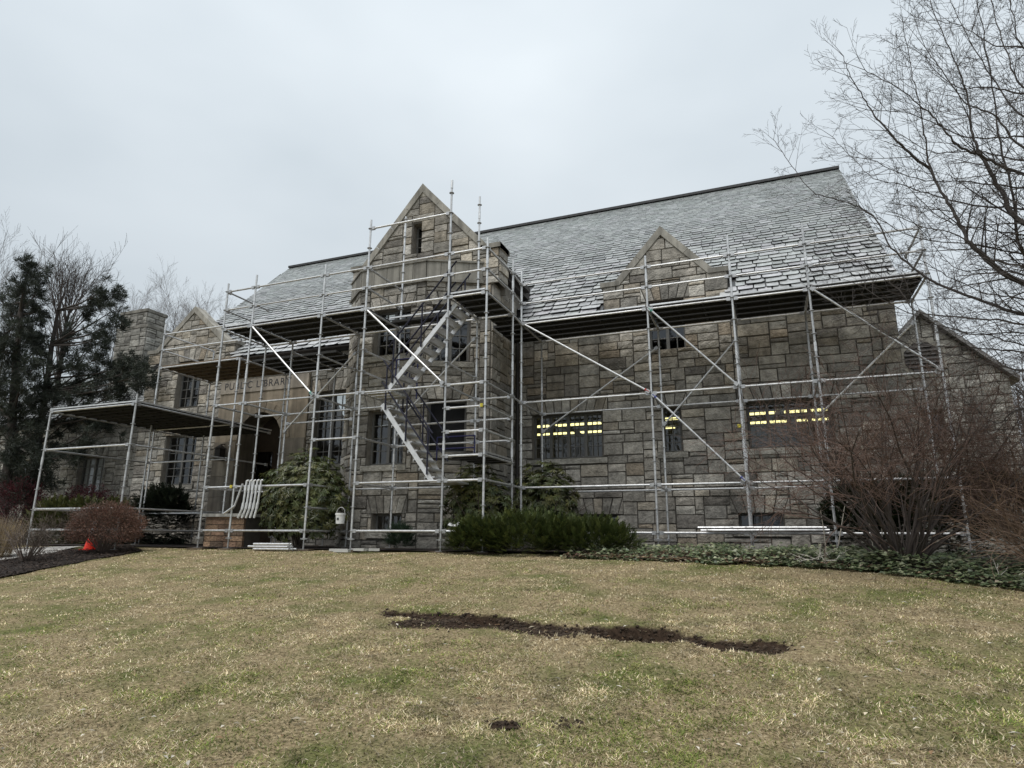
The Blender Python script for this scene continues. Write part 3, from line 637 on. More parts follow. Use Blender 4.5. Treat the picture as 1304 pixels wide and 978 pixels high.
def slates(ptf, x0, x1, s_end, e0, e1, w0, w1, R, skip=None):
    s = 0.; row = 0
    while s < s_end-.05:
        f = s/s_end; ex = e0+(e1-e0)*min(1, f*1.25); wd = w0+(w1-w0)*min(1, f*1.25); x = x0-R.uniform(0, wd)
        while x < x1:
            wi = wd*R.uniform(.62, 1.35); xa, xb = max(x, x0), min(x+wi, x1); x += wi
            if xb-xa < .05: continue
            if skip and skip((xa+xb)/2, s+ex*.4): continue
            th = R.uniform(.010, .018); gap = max(.007, R.uniform(.034, .066)*(1.12-1.35*f)); jl, jr, jm = R.uniform(-.03, .02)*ex*2, R.uniform(-.03, .02)*ex*2, R.uniform(-.04, .012)*ex*2
            lf = gap+th; top = min(s+ex*1.25, s_end); g = R.uniform(.006, .020)*max(.2, 1.2-1.5*f); xm = xa+(xb-xa)*R.uniform(.3, .7)
            sag = R.uniform(-.006, .008)*(1.1-.6*f)
            wd_, ch = (xb-xa-2*g), ex*R.uniform(.03, .20); c1, c2 = xa+g+wd_*R.uniform(.06, .2), xb-g-wd_*R.uniform(.06, .2); ch2 = ex*R.uniform(.03, .20)
            bt = [(xa+g, s+jl+ch, lf+sag), (c1, s+jl, lf+sag*.5), (c2, s+jr, lf-sag*.5), (xb-g, s+jr+ch2, lf-sag)]
            V = [ptf(*q) for q in bt]+[ptf(xb-g, top, .012), ptf(xa+g, top, .012)]+[ptf(q[0], q[1]+.004, q[2]-th) for q in bt]+[ptf(xb-g, top, .002), ptf(xa+g, top, .002)]
            F = [(0, 1, 2, 3, 4, 5)]+[(6+i, 7+i, 1+i, i) for i in range(4)]+[(11, 6, 0, 5), (11, 10, 9, 8, 7, 6)]
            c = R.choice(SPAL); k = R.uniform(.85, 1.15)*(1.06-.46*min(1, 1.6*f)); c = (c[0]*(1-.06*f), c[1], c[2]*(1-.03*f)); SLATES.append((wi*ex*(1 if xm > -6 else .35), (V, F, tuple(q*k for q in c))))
        s += ex; row += 1
def skip_main(x, s):
    p = slope_pt(x, s); z = p.z
    for (x0, x1, ax, az, sz) in (DORM_R, DORM_L):
        zt = sz+(az-sz)*(1-abs(x-ax)/((x1-x0)/2-.35)) if abs(x-ax) < (x1-x0)/2-.35 else sz-.05
        if x0-.02 < x < x1+.02 and z < zt-.1: return True
    if TX0 < x < TX1 and z < 7.4+(9.3-7.4)*(1-abs(x+8.24)/2.1)-.1: return True
    return False
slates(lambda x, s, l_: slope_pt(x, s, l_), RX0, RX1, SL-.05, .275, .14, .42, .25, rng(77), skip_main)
def cross_roof(ax, half_w, z_e, z_r, y0):
    """small gable roof running back into the main slope, slated"""
    y1 = EAVE_Y+(z_r-EAVE_Z)*(RIDGE_Y-EAVE_Y)/(RIDGE_Z-EAVE_Z); m_ = MB()
    ye = max(y0+.05, EAVE_Y+(z_e-EAVE_Z)*(RIDGE_Y-EAVE_Y)/(RIDGE_Z-EAVE_Z))
    for sg in (-1, 1): m_.add([(ax+sg*half_w, y0, z_e), (ax, y0, z_r), (ax, y1, z_r), (ax+sg*half_w, ye, z_e)], [(0, 1, 2, 3)], (.2, .2, .2))
    o = m_.build('cross_roof', M['slate'], lib)
    for sg in (-1, 1):
        ln = math.hypot(half_w, z_r-z_e)
        def pf(y, s, l_, sg=sg): t = s/ln; return Vector((ax+sg*half_w*(1-t)+sg*(z_r-z_e)/ln*l_, y, z_e+(z_r-z_e)*t+half_w/ln*l_))
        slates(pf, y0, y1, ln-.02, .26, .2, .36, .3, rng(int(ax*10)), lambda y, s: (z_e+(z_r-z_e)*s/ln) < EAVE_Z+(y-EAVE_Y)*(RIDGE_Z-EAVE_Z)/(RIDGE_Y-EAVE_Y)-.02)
    m_ = MB(); m_.box(ax-.08, ax+.08, y0, y1, z_r-.01, z_r+.06); m_.build('ridge_cap', M['lead'], o)
    return o
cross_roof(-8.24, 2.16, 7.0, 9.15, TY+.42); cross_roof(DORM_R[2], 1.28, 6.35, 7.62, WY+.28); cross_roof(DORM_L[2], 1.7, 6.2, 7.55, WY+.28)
# side eave of the gabled block: fascia, gutter and downpipe
m_ = MB(); m_.box(TX1-.05, TX1+.16, TY+.56, 16.4, 6.72, 6.98); m_.box(TX1+.16, TX1+.29, TY+.55, 16.1, 6.84, 6.97); fa = m_.build('side_gutter', M['gutter'], lib)
m_ = MB(); m_.box(TX1-.3, TX1-.01, TY+.56, 16.6, 6.3, 6.75, (1.8, 1.8, 1.8)); m_.build('side_frieze', M['mortarc'], lib)
m_ = MB(); m_.tube((TX1+.12, WY-.12, GZ), (TX1+.12, WY-.12, 5.6), .05, n=8); m_.build('downpipe', M['gutter'], lib)
def finish(root, roof_o, limit):
    SLATES.sort(key=lambda t: -t[0]); STONES.sort(key=lambda t: -t[0])
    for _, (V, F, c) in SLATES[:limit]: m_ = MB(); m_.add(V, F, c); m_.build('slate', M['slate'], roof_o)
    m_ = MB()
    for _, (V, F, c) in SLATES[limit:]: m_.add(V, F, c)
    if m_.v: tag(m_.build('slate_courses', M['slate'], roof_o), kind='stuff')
    cnt = {}; rest = MB()
    for a_, nm, W, d in STONES:
        cnt[nm] = cnt.get(nm, 0)+1
        if cnt[nm] <= limit: m_ = MB(); m_.add(d[0], d[1], d[2]); m_.build(nm, M['stone'], W)
        else: rest.add(d[0], d[1], d[2])
    if rest.v: tag(rest.build('stonework', M['stone'], root), kind='stuff')
    SLATES.clear(); STONES.clear()
finish(lib, rf, 300)
# ------------------------------------------------------------------ scaffold
scf = thing('scaffold', (-7, 12.5, -.28), 'galvanised tube scaffold with decks and stair standing along the whole library front', 'scaffold')
Z = lambda k: 3.12+.5*k
RT = .0242
YF, YB, YP, YQ = 11.61, 13.13, 13.85, 15.37
ST = {'D': (-12.5, YF), 'C': (-11.58, YF), 'B': (-9.45, YF), 'T1': (-8.23, YF), 'T2': (-6.1, YF), 'T3': (-5.185, YF), 'T4': (-5.185, YB),
      'Db': (-12.5, YB), 'Cb': (-11.58, YB), 'Bb': (-9.45, YB), 'T1b': (-8.23, YB), 'T2b': (-6.1, YB),
      'P1': (-5.24, YP), 'P2': (-2.17, YP), 'P3': (-.34, YP), 'P4': (1.185, YP), 'P5': (3.31, YP),
      'Q1': (-5.24, YQ), 'Q2': (-2.17, YQ), 'Q3': (-.34, YQ), 'Q4': (1.185, YQ), 'Q5': (3.31, YQ),
      'G': (-16.46, YB), 'H': (-13.39, YB), 'H3': (-13.39, 15.02), 'C3': (-11.58, 15.02), 'G3': (-16.46, 15.02),
      'E': (-14.03, 10.69), 'F': (-17.1, 10.69), 'E3': (-14.03, 13.76), 'F3': (-17.1, 13.76)}
TOPS = {'D': 6.35, 'C': 6.45, 'B': 6.4, 'T1': 7.35, 'T2': 7.75, 'T3': 6.35, 'T4': 6.5, 'P1': 6.5, 'T1b': 8.2, 'T2b': 8.35, 'Bb': 5.1, 'Cb': 5.1, 'Db': 5.1, 'P2': 6.4, 'P3': 6.6, 'P4': 6.6, 'P5': 6.6,
        'Q1': 5.1, 'Q2': 5.1, 'Q3': 5.1, 'Q4': 5.1, 'Q5': 5.1, 'G': 6.1, 'H': 4.85, 'H3': 4.85, 'C3': 4.85, 'G3': 5.9, 'E': 3.35, 'F': 3.2, 'E3': 3.1, 'F3': 3.1}
RS = rng(17)
def standard(n):
    x, y = ST[n]; zg = ground(x, y); top = TOPS[n]; z0 = zg+.28; m = MB(); k = RS.uniform(.8, 1.1); c = (k, k, k)
    zr = 3.12 if n not in 'GHEF' and n not in ('H3', 'G3', 'E3', 'F3') else (4.88 if n[0] in 'GH' else 2.11)
    m.tube((x, y, z0), (x, y, top), RT, n=10, col=c); m.tube((x, y, top), (x, y, top+.0), RT*.8, n=8)
    zz = zr-.5*math.floor((zr-z0-.05)/.5)
    i = 0
    while zz < top-.03:
        m.tube((x, y, zz-.006), (x, y, zz+.006), .058, n=8, col=(.72, .72, .72))
        if i % 4 == 3: m.tube((x, y, zz+.12), (x, y, zz+.32), RT*1.22, n=10, col=(1.1, 1.1, 1.1))     # spigot joint
        zz += .5; i += 1
    o = m.build('standard', M['galv'], scf, smooth=False)
    j = MB(); j.tube((x, y, zg+.04), (x, y, z0+.02), .017, n=8, col=(.6, .6, .6)); j.tube((x, y, z0-.04), (x, y, z0+.0), .045, n=6, col=(.7, .7, .7)); j.box(x-.075, x+.075, y-.075, y+.075, zg+.036, zg+.044, (.6, .6, .6))
    j.beam((x-.09, y, z0-.02), (x+.09, y, z0-.02), .02, .02, (.6, .6, .6)); j.build('base_jack', M['galv'], o)
    s_ = MB(); a = RS.uniform(-.3, .3); d = Vector((math.cos(a), math.sin(a), 0)); s_.beam(Vector((x, y, zg+.012))-d*.2, Vector((x, y, zg+.012))+d*.2, .22, .045, (.7, .7, .7)); s_.build('sole_board', M['plywood'], o)
    return o
for n in ST: standard(n)
def tube_part(name, a, b, r=RT*.98, heads=True, col=None, m_=None, parent=None):
    a, b = Vector(a), Vector(b); t = (b-a).normalized(); k = RS.uniform(.85, 1.15); c = col or (k, k, k); m = MB()
    m.tube(a+t*.05, b-t*.05, r, n=10, col=c)
    if heads:
        for p, s in ((a, 1), (b, -1)):
            q = p+t*s*.03; m.beam(q, q+t*s*.09, .05, .075, (.75, .75, .75))
    return m.build(name, m_ or M['galv'], parent or scf)
def nd(n, z): x, y = ST[n]; return Vector((x, y, z))
def ledger(a, b, *zs):
    for z in zs: tube_part('ledger', nd(a, z), nd(b, z))
def brace(a, za, b, zb, off=-.06, ta=None, tb=None):
    p, q = nd(a, za), nd(b, zb); p.y += off; q.y += off
    o = tube_part('diagonal_brace', p, q, RT*.95)
    t = (q-p).normalized()
    for e, s, c in ((p, 1, ta), (q, -1, tb)):
        if c: m = MB(); m.tube(e+t*s*.05, e+t*s*.16, RT*1.2, n=8, col=c); m.build('tape', M['tape'], o)
    return o
# long front row
for a, b in (('D', 'C'), ('C', 'B'), ('B', 'T1'), ('T1', 'T2'), ('T2', 'T3')): ledger(a, b, Z(0), Z(4)-.03, Z(5), Z(6))
for a, b in (('D', 'C'), ('C', 'B')): ledger(a, b, Z(-4), Z(-6))
ledger('B', 'T1', Z(-2), ); ledger('T1', 'T2', Z(-4), Z(-6)); ledger('T2', 'T3', Z(-1), Z(-2), Z(-3), Z(-4), Z(-6)); ledger('T1', 'T2', Z(8))
for a, b in (('D', 'Db'), ('C', 'Cb'), ('B', 'Bb'), ('T1', 'T1b'), ('T2', 'T2b')): ledger(a, b, Z(0), Z(4)-.03, Z(-4), Z(-6))
ledger('B', 'Bb', Z(2), Z(-5)); ledger('T1', 'T1b', Z(2), Z(1), Z(-2), Z(5), Z(6)); ledger('D', 'Db', Z(5), Z(6)); ledger('T2', 'T2b', Z(1))
for a, b in (('Db', 'Cb'), ('Cb', 'Bb'), ('Bb', 'T1b'), ('T1b', 'T2b'), ('T2b', 'T4')): ledger(a, b, Z(4)-.03, Z(0), Z(-4))
ledger('Cb', 'Bb', Z(-.5)); ledger('T1b', 'T2b', Z(-1), Z(-2), Z(-6)); ledger('T2b', 'T4', Z(-1), Z(-2), Z(-3))
ledger('T3', 'T4', Z(6), Z(5), Z(4)-.03, Z(0), Z(-1), Z(-2), Z(-3), Z(-4)); ledger('T4', 'P1', Z(6), Z(5), Z(4)-.03, Z(0), Z(-4))
# right wing rows
for a, b in (('P1', 'P2'), ('P2', 'P3'), ('P3', 'P4'), ('P4', 'P5')): ledger(a, b, Z(6), Z(5), Z(4)-.03, Z(0), Z(-4), Z(-6))
for a, b in (('Q1', 'Q2'), ('Q2', 'Q3'), ('Q3', 'Q4'), ('Q4', 'Q5')): ledger(a, b, Z(4)-.03, Z(0), Z(-4))
for k in range(1, 6): ledger(f'P{k}', f'Q{k}', Z(4)-.03, Z(0), Z(-4))
ledger('P5', 'Q5', Z(5), Z(6))
# braces
GRN, RED, BLU, YEL = (.08, .26, .21), (.32, .05, .045), (.09, .10, .27), (.55, .47, .06)
brace('C', Z(4), 'B', Z(0), tb=GRN); brace('T1', Z(4), 'T2', Z(0)); brace('P1', Z(4), 'P2', Z(0), tb=RED); brace('P2', Z(4), 'P3', Z(0), ta=GRN); brace('P2', Z(0), 'P3', Z(-4), ta=BLU, tb=BLU); brace('P4', Z(4), 'P5', Z(0))
brace('Cb', Z(-1), 'Bb', Z(3)); brace('T1b', Z(-1), 'T2b', Z(3)); brace('Q1', Z(-1), 'Q2', Z(3)); brace('Q2', Z(-1), 'Q3', Z(3)); brace('Q4', Z(-1), 'Q5', Z(3))
# decks: single steel planks (channel section seen from below)
def plank(x0, x1, y, z, wd=.30, m_=None, along='x', parent=None, name='plank'):
    m = MB(); k = RS.uniform(.75, 1.2); c = (k, k, k); h = .06; t = .004
    def B(a0, a1, b0, b1, c0, c1):
        if along == 'x': m.box(a0, a1, b0, b1, c0, c1, c)
        else: m.box(b0, b1, a0, a1, c0, c1, c)
    B(x0, x1, y, y+wd, z, z+t)
    for q in (y, y+wd-.025): B(x0, x1, q, q+.025, z-h, z-.0005)
    B(x0, x1, y+wd*.42, y+wd*.58, z-h*.45, z-.0005)
    n_ = max(2, int((x1-x0)/.55))
    for i in range(n_+1): xx = x0+(x1-x0-.05)*i/n_; B(xx, xx+.05, y+.026, y+wd-.026, z-h*.7, z-.0008)
    return m.build(name, m_ or M['galvdark'], parent or scf)
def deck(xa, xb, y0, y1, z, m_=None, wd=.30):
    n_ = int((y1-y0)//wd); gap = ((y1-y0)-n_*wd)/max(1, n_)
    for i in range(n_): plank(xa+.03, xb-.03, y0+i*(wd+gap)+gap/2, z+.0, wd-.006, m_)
def toe(a, b, z, h=.13):
    a, b = Vector((*a, z)), Vector((*b, z)); m = MB(); k = RS.uniform(.9, 1.3); m.beam(a+Vector((0, 0, .012)), b+Vector((0, 0, .012)), .035, .035, (k*1.0,)*3); m.build('deck_edge', M['galv'], scf)
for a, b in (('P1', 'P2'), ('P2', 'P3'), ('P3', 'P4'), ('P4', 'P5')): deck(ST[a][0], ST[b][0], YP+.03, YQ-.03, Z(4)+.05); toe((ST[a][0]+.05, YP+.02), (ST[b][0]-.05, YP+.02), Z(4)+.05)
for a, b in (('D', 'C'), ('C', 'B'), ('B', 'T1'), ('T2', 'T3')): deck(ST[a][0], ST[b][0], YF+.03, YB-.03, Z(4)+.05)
deck(ST['T1'][0], ST['T2'][0], 12.56, YB-.02, Z(4)+.05)
for a, b in (('D', 'C'), ('C', 'B'), ('B', 'T1'), ('T2', 'T3')): toe((ST[a][0]+.05, YF+.02), (ST[b][0]-.05, YF+.02), Z(4)+.05)
toe((ST['T1'][0]+.05, 12.55), (ST['T2'][0]-.05, 12.55), Z(4)+.05)
deck(-5.9, -5.2, YB+.05, YP-.02, Z(4)+.045); deck(-6.05, -5.2, YP+.03, YQ-.03, Z(4)+.045)
deck(ST['T2'][0], ST['T3'][0], YF+.03, YB-.03, Z(-3)+.05); toe((ST['T3'][0], YF+.05), (ST['T3'][0], YB-.05), Z(-3)+.05)
# entrance decks
deck(-16.46, -13.39, YB+.02, 15.0, 4.90, M['plywood']); deck(-13.39, -10.45, YB+.4, 15.0, 4.90)
for p, q in ((('G', 'H'), (4.83, 5.38, 5.88)),): ledger(*p, *q)
ledger('H', 'Db', 5.38, 5.88); ledger('G', 'G3', 4.83, 5.38, 5.88); ledger('H', 'H3', 4.83); ledger('G3', 'H3', 4.83); ledger('H3', 'C3', 4.83); ledger('Cb', 'C3', 4.83)
m = MB(); m.tube((-10.45, 15.02, 4.83), (-11.6, 15.02, 4.83), RT, n=10); m.build('ledger', M['galv'], scf)
deck(-17.1, -14.03, 10.72, 15.3, 3.16); toe((-17.1, 10.70), (-14.03, 10.70), 3.16); toe((-14.03, 10.72), (-14.03, 15.3), 3.16); toe((-17.1, 10.72), (-17.1, 15.3), 3.16)
ledger('F', 'E', 3.1, 2.11, .62, .12); ledger('E', 'E3', 2.11, 3.1, .62, .12); ledger('F', 'F3', 2.11, 3.1, .62); ledger('F3', 'E3', 2.11, 3.1, .62)
tube_part('ledger', (-14.03, 13.76, 3.08), (-14.03, 15.3, 3.08)); tube_part('ledger', (-17.1, 13.76, 3.08), (-17.1, 15.3, 3.08)); tube_part('ledger', (-14.03, 13.76, 2.11), (-14.03, 15.3, 2.11))
# stair: two flights in the bay beside the canted bay window
def flight(xa, za, xb, zb, y0, y1, n_, rails, side):
    m = MB(); m.beam((xa, y0, za), (xb, y0, zb), .035, .10, (1, 1, 1)); par = m.build('stair_flight', M['alum'], scf)
    m = MB(); m.beam((xa, y1, za), (xb, y1, zb), .035, .10, (.9, .9, .9)); m.build('stringer', M['alum'], par)
    for i in range(n_):
        f = (i+.5)/n_; x, z = xa+(xb-xa)*f, za+(zb-za)*f; m = MB(); m.box(x-.12, x+.12, y0+.022, y1-.022, z-.018, z+.012, (.75, .75, .75)); m.box(x-.12, x-.105, y0+.022, y1-.022, z-.05, z-.0185, (.75, .75, .75)); m.build('tread', M['alum'], par)
    for yy in rails:
        for h in (.5, 1.0): m = MB(); m.tube((xa, yy, za+h), (xb, yy, zb+h), .019, n=8, col=(.6, .6, .9)); m.build('handrail', M['bluedark'], par)
        for f in (.08, .5, .92): x, z = xa+(xb-xa)*f, za+(zb-za)*f; m = MB(); m.tube((x, yy, z), (x, yy, z+1.0), .019, n=8, col=(.6, .6, .9)); m.build('handrail_post', M['bluedark'], par)
    return par
M['bluedark'] = mat('dark_blue_paint', (.024, .024, .032), .5, n_amt=.3)
pu0, pu1 = onY(493.6, 497, 11.78), onY(581, 387, 11.78)
flight(pu0.x, pu0.z, pu1.x, pu1.z, 11.78, 12.42, 9, (11.735, 12.465), 1)
pl0, pl1 = onY(487, 515, 11.78), onY(550, 613, 11.78)
flight(pl1.x, pl1.z, pl0.x, pl0.z, 11.78, 12.42, 9, (11.735, 12.465), -1)
for i in range(3): plank(-8.2, pu0.x+.12, 11.72+i*.26, Z(0)+.05, .2, M['alum'])
m = MB(); m.box(pl1.x-.02, pl1.x+.55, 11.72, 12.45, pl1.z-.03, pl1.z+.01); m.build('stair_landing', M['alum'], scf)
def guard(x0, x1, y, z0, z1, nm='guard_frame'):
    m = MB(); c = (1, 1, 1)
    for xx in (x0, x1): m.tube((xx, y, z0), (xx, y, z1), .017, n=8)
    for zz in (z1, (z0+z1)/2): m.tube((x0, y, zz), (x1, y, zz), .017, n=8)
    return m.build(nm, M['blue'], scf)
guard(-8.15, -7.55, 12.9, Z(0)+.08, Z(0)+1.1); guard(-6.95, -6.0, 12.9, Z(-3)+.08, Z(-3)+.62)
# yellow tags
for p in (nd('T3', Z(-1)), nd('P3', 2.28), nd('C', Z(-4))):
    m = MB(); m.tube(p+Vector((-.06, -.03, -.03)), p+Vector((-.06, -.03, .04)), .035, n=6, col=YEL); m.build('tape', M['tape'], scf)

# ---- loose things lying about the scaffold
def pole_bundle(x0, x1, y, z, n_, R_, label, nm='tube_bundle', spread=.3, zs=.05):
    t = thing(nm, ((x0+x1)/2, y, z), label, 'tube bundle')
    for i in range(n_):
        m = MB(); lay = i//4; yy = y+(i % 4)*.075-.1+R_.uniform(-.01, .01); zz = z+.025+lay*.052; a = R_.uniform(0, spread); m.tube((x0+a, yy+R_.uniform(-.02, .02), zz), (x1-R_.uniform(0, spread), yy, zz+R_.uniform(0, .01)), .024, n=8, col=(1.15, 1.15, 1.15)); m.build('tube', M['galv'], t)
    return t
gz = ground(-10.3, 11.4)
pole_bundle(-10.75, -9.5, 11.4, gz+.02, 12, rng(1), 'stack of short galvanised tubes lying on the grass beside the sole boards', spread=.25)
pole_bundle(-1.35, 1.1, YP-.02, Z(-6)+.03, 6, rng(2), 'long galvanised tubes laid along the lowest ledger of the right wing')
for i, dx in enumerate((0, .105, .21, .315, .42)):                       # side brackets hung on the ledger
    x = -11.13+dx; y = YF-.05; z = Z(-4); m = MB(); c = (1.25, 1.25, 1.25); sw = .09-.02*i
    m.tube((x+.05, y-.03, z+.13), (x, y-.04, z+.12), .02, n=8, col=c); m.tube((x, y-.04, z+.13), (x-.03, y-.045, z-.40), .024, n=8, col=c); m.tube((x-.03, y-.045, z-.38), (x-.045, y-.05, z-.52), .032, n=8, col=c); m.tube((x-.04, y-.05, z-.5), (x-.13+.012*i, y-.06, z-.72), .026, n=8, col=c); m.beam((x-.01, y-.04, z+.02), (x-.01, y-.04, z-.1), .06, .05, c, up=(0, 1, 0))
    o = m.build('scaffold_bracket', M['galv']); tag(o, 'galvanised scaffold bracket hanging from the ledger before the rhododendron', 'bracket', 'brackets hung on the front ledger')
m = MB(); x, y, z = -11.38, YF-.05, Z(-4); m.tube((x+.1, y, z+.06), (x-.05, y-.03, z-.45), .024, n=8); m.tube((x-.05, y-.03, z-.45), (x-.32, y-.05, z-.62), .028, n=8); tag(m.build('scaffold_bracket', M['galv']), 'galvanised bracket with bent foot hanging apart at the post', 'bracket')
# brick cheek wall of the entrance steps
bw = thing('brick_pier', (-12.2, 12.6, -.28), 'low brown brick pier with pale slab cap at the entrance steps', 'wall')
BX0, BX1, BY0, BY1 = onY(262, 665, 12.4).x, onY(311, 665, 12.4).x, 12.4, 13.0; bz0, bz1 = -.4, onY(290, 658, 12.4).z
m = MB(); m.box(BX0+.02, BX1-.02, BY0+.02, BY1, bz0, bz1, (1, 1, 1)); m.build('core', M['mortar'], bw)
Rk = rng(9); zz = bz0; row = 0
while zz < bz1-.05:
    xx = BX0-(.2 if row % 2 else 0)
    while xx < BX1:
        a, b = max(xx, BX0), min(xx+.42, BX1); xx += .42
        if b-a < .04: continue
        k = Rk.uniform(.6, 1.3); c = Rk.choice([(.30, .20, .13), (.24, .155, .105), (.34, .26, .185), (.2, .145, .105)]); m = MB(); m.box(a+.006, b-.006, BY0-.004+Rk.uniform(-.006, .004), BY0+.06, zz+.006, min(zz+.13, bz1)-.004, tuple(v*k for v in c)); m.build('brick', M['stone'], bw)
    zz += .135; row += 1
m = MB(); m.box(BX0-.06, BX1+.06, BY0-.07, BY1, bz1, bz1+.075, (1.15, 1.18, 1.22)); m.build('cap', M['limestone'], bw)
# bucket
by = 12.0; bp = onY(433, 667, by); m = MB(); m.tube((bp.x, by, bp.z), (bp.x, by, bp.z+.22), .092, .108, n=20); m.tube((bp.x, by, bp.z+.19), (bp.x, by, bp.z+.23), .116, .116, n=20)
for i in range(8):
    a0, a1 = math.pi*i/8, math.pi*(i+1)/8; m.tube((bp.x+.112*math.cos(a0), by, bp.z+.22+.14*math.sin(a0)), (bp.x+.112*math.cos(a1), by, bp.z+.22+.14*math.sin(a1)), .004, n=5)
m.box(bp.x-.02, bp.x+.03, by-.106, by-.099, bp.z+.08, bp.z+.13, (.08, .08, .08)); tag(m.build('bucket', M['white']), 'white plastic bucket hanging from a scaffold post', 'bucket')
# timber offcuts at the bay corner
for i, (x, y, l_, a) in enumerate(((-8.25, 11.35, .34, .1), (-7.9, 11.5, .3, -.2), (-8.5, 11.6, .4, .25), (-7.6, 11.55, .22, .5), (-8.2, 11.8, .35, -.4))):
    g = ground(x, y); m = MB(); d = Vector((math.cos(a), math.sin(a), 0))*l_/2; m.beam(Vector((x, y, g+.035+.02*(i % 2)))-d, Vector((x, y, g+.035+.02*(i % 2)))+d, .12, .05, (.62, .61, .58)); tag(m.build('timber_offcut', M['white']), 'pale timber offcut lying at the foot of the bay scaffold', 'offcut', 'timber offcuts by the bay')
# traffic cone
_c = onY(117, 690, 10.75); cp = (_c.x, 10.75); g = ground(*cp); m = MB(); m.tube((*cp, g+.03), (*cp, g+.68), .15, .03, n=20); co = tag(m.build('traffic_cone', mat('cone_orange', (.75, .04, .02), .5, n_amt=.2)), 'orange red traffic cone with white sleeve behind the rusty twig shrub', 'cone')
m = MB(); m.tube((*cp, g+.38), (*cp, g+.695), .088, .034, n=20); m.build('sleeve', M['white'], co)
m = MB(); m.box(cp[0]-.17, cp[0]+.17, cp[1]-.17, cp[1]+.17, g, g+.035); m.build('foot', co.data.materials[0], co)
# crumpled pale plastic sheet on the yew
m = MB(); Rw = rng(44); px = [onY(570+i*5, 668, 11.9) for i in range(13)]
V = []; F = []
for i, p in enumerate(px):
    for j in range(4): V.append((p.x, p.y+j*.07, p.z+.06*Rw.uniform(-1, 1)+.03*(j % 2)))
for i in range(12):
    for j in range(3): F.append((i*4+j, i*4+4+j, i*4+5+j, i*4+1+j))
m.add(V, F); tag(m.build('plastic_sheet', M['white']), 'crumpled white plastic strip lying on the yew below the bay scaffold', 'plastic sheet')
# ------------------------------------------------------------------ side wings
wl = thing('library_wing', (-24, 16.5, -.28), 'low pale stone wing with slate roof and tall chimney behind the pines', 'building')
wy, wx0, wx1 = 16.6, -33., -20.27
we = onY(186, 527, wy-.3).z; wr = onY(186, 468, 20.5).z; wry = 20.5
PAL_KEEP = PAL[:]; PAL[:] = [(.33, .32, .29)]*3+[(.28, .27, .245)]*3+[(.38, .37, .34), (.23, .22, .2)]
pw, wwall = wall('wall', (wx0, wy), (wx1, wy), GZ, we-.05, [(wx1-wx0-4.1, wx1-wx0-2.7, 1.5, 2.9), (wx1-wx0-8.0, wx1-wx0-6.6, 1.5, 2.9)], seed=201, parent=wl)
window(pw, (wx1-wx0-4.1, wx1-wx0-2.7, 1.5, 2.9), 2, 4, 2, wwall); window(pw, (wx1-wx0-8.0, wx1-wx0-6.6, 1.5, 2.9), 2, 4, 2, wwall)
m = MB(); m.quad((wx0, wy-.3, we), (wx1, wy-.3, we), (wx1, wry, wr), (wx0, wry, wr), (.12, .12, .12)); m.quad((wx0, wry, wr), (wx1, wry, wr), (wx1, 2*wry-wy, we), (wx0, 2*wry-wy, we), (.12, .12, .12)); m.quad((wx0, wy, GZ), (wx0, 2*wry-wy, GZ), (wx0, 2*wry-wy, we), (wx0, wy, we), (.3, .3, .3)); m.add([(wx0, wy, we), (wx0, 2*wry-wy, we), (wx0, wry, wr)], [(0, 1, 2)], (.3, .3, .3))
wroof = m.build('roof', M['slate'], wl); wlen = math.hypot(wry-wy+.3, wr-we)
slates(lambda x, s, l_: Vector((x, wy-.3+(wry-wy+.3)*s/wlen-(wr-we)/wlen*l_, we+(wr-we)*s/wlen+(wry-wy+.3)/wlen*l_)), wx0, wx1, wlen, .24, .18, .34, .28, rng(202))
cy0 = 18.6; cxa, cxb = onY(150, 420, cy0).x, onY(187, 420, cy0).x; cz1 = onY(172, 398, cy0).z; czs = onY(186, 416, cy0).z
pc, cw = wall('chimney', (cxa, cy0), (cxb, cy0), 4.5, czs, [], seed=203, parent=wl)
pc2, _ = wall('chimney', (cxa, cy0+.1), (cxb-.22, cy0+.1), czs, cz1, [], seed=204, parent=wl)
pc3, _ = wall('chimney', (cxb, cy0), (cxb, cy0+1.1), 4.5, czs, [], seed=205, parent=wl); pc4, _ = wall('chimney', (cxb-.22, cy0+.1), (cxb-.22, cy0+1.0), czs, cz1, [], seed=206, parent=wl)
m = MB(); m.box(cxa-.05, cxb-.17, cy0+.03, cy0+1.07, cz1, cz1+.13, (.8, .8, .8)); m.box(cxa-.05, cxb+.06, cy0-.05, cy0+1.15, czs-.02, czs+.1, (.8, .8, .8)); m.build('chimney_cap', M['limestone'], wl)
finish(wl, wroof, 120)
wr_ = thing('library_annex', (4, 18, -.28), 'pale gabled stone annex with octagonal louvre behind the bare shrubs', 'building')
ay = 18.0; axp, azp = 3.97, onY(1168, 403, ay).z; ax1 = onY(1285, 480, ay).x; aze = onY(1285, 480, ay).z; ax0 = 2*axp-ax1; sl_ = (azp-aze)/(ax1-axp)
pa, awall = wall('wall', (ax0, ay), (ax1, ay), GZ, azp, [(onY(1178, 530, ay).x-ax0, onY(1202, 530, ay).x-ax0, 2.3, 3.1)], half=[(-sl_, 1, aze), (sl_, 1, aze+sl_*(ax1-ax0))], seed=301, parent=wr_)
window(pa, (onY(1178, 530, ay).x-ax0, onY(1202, 530, ay).x-ax0, 2.3, 3.1), 2, 3, 1, awall)
oc = onY(1174, 456, ay); orad = .42; m = MB(); ring = []
for r_, yy in ((orad+.12, ay-.05), (orad, ay-.05)): ring.append([(oc.x+r_*math.cos(math.pi/8+i*math.pi/4), yy, oc.z+r_*math.sin(math.pi/8+i*math.pi/4)) for i in range(8)])
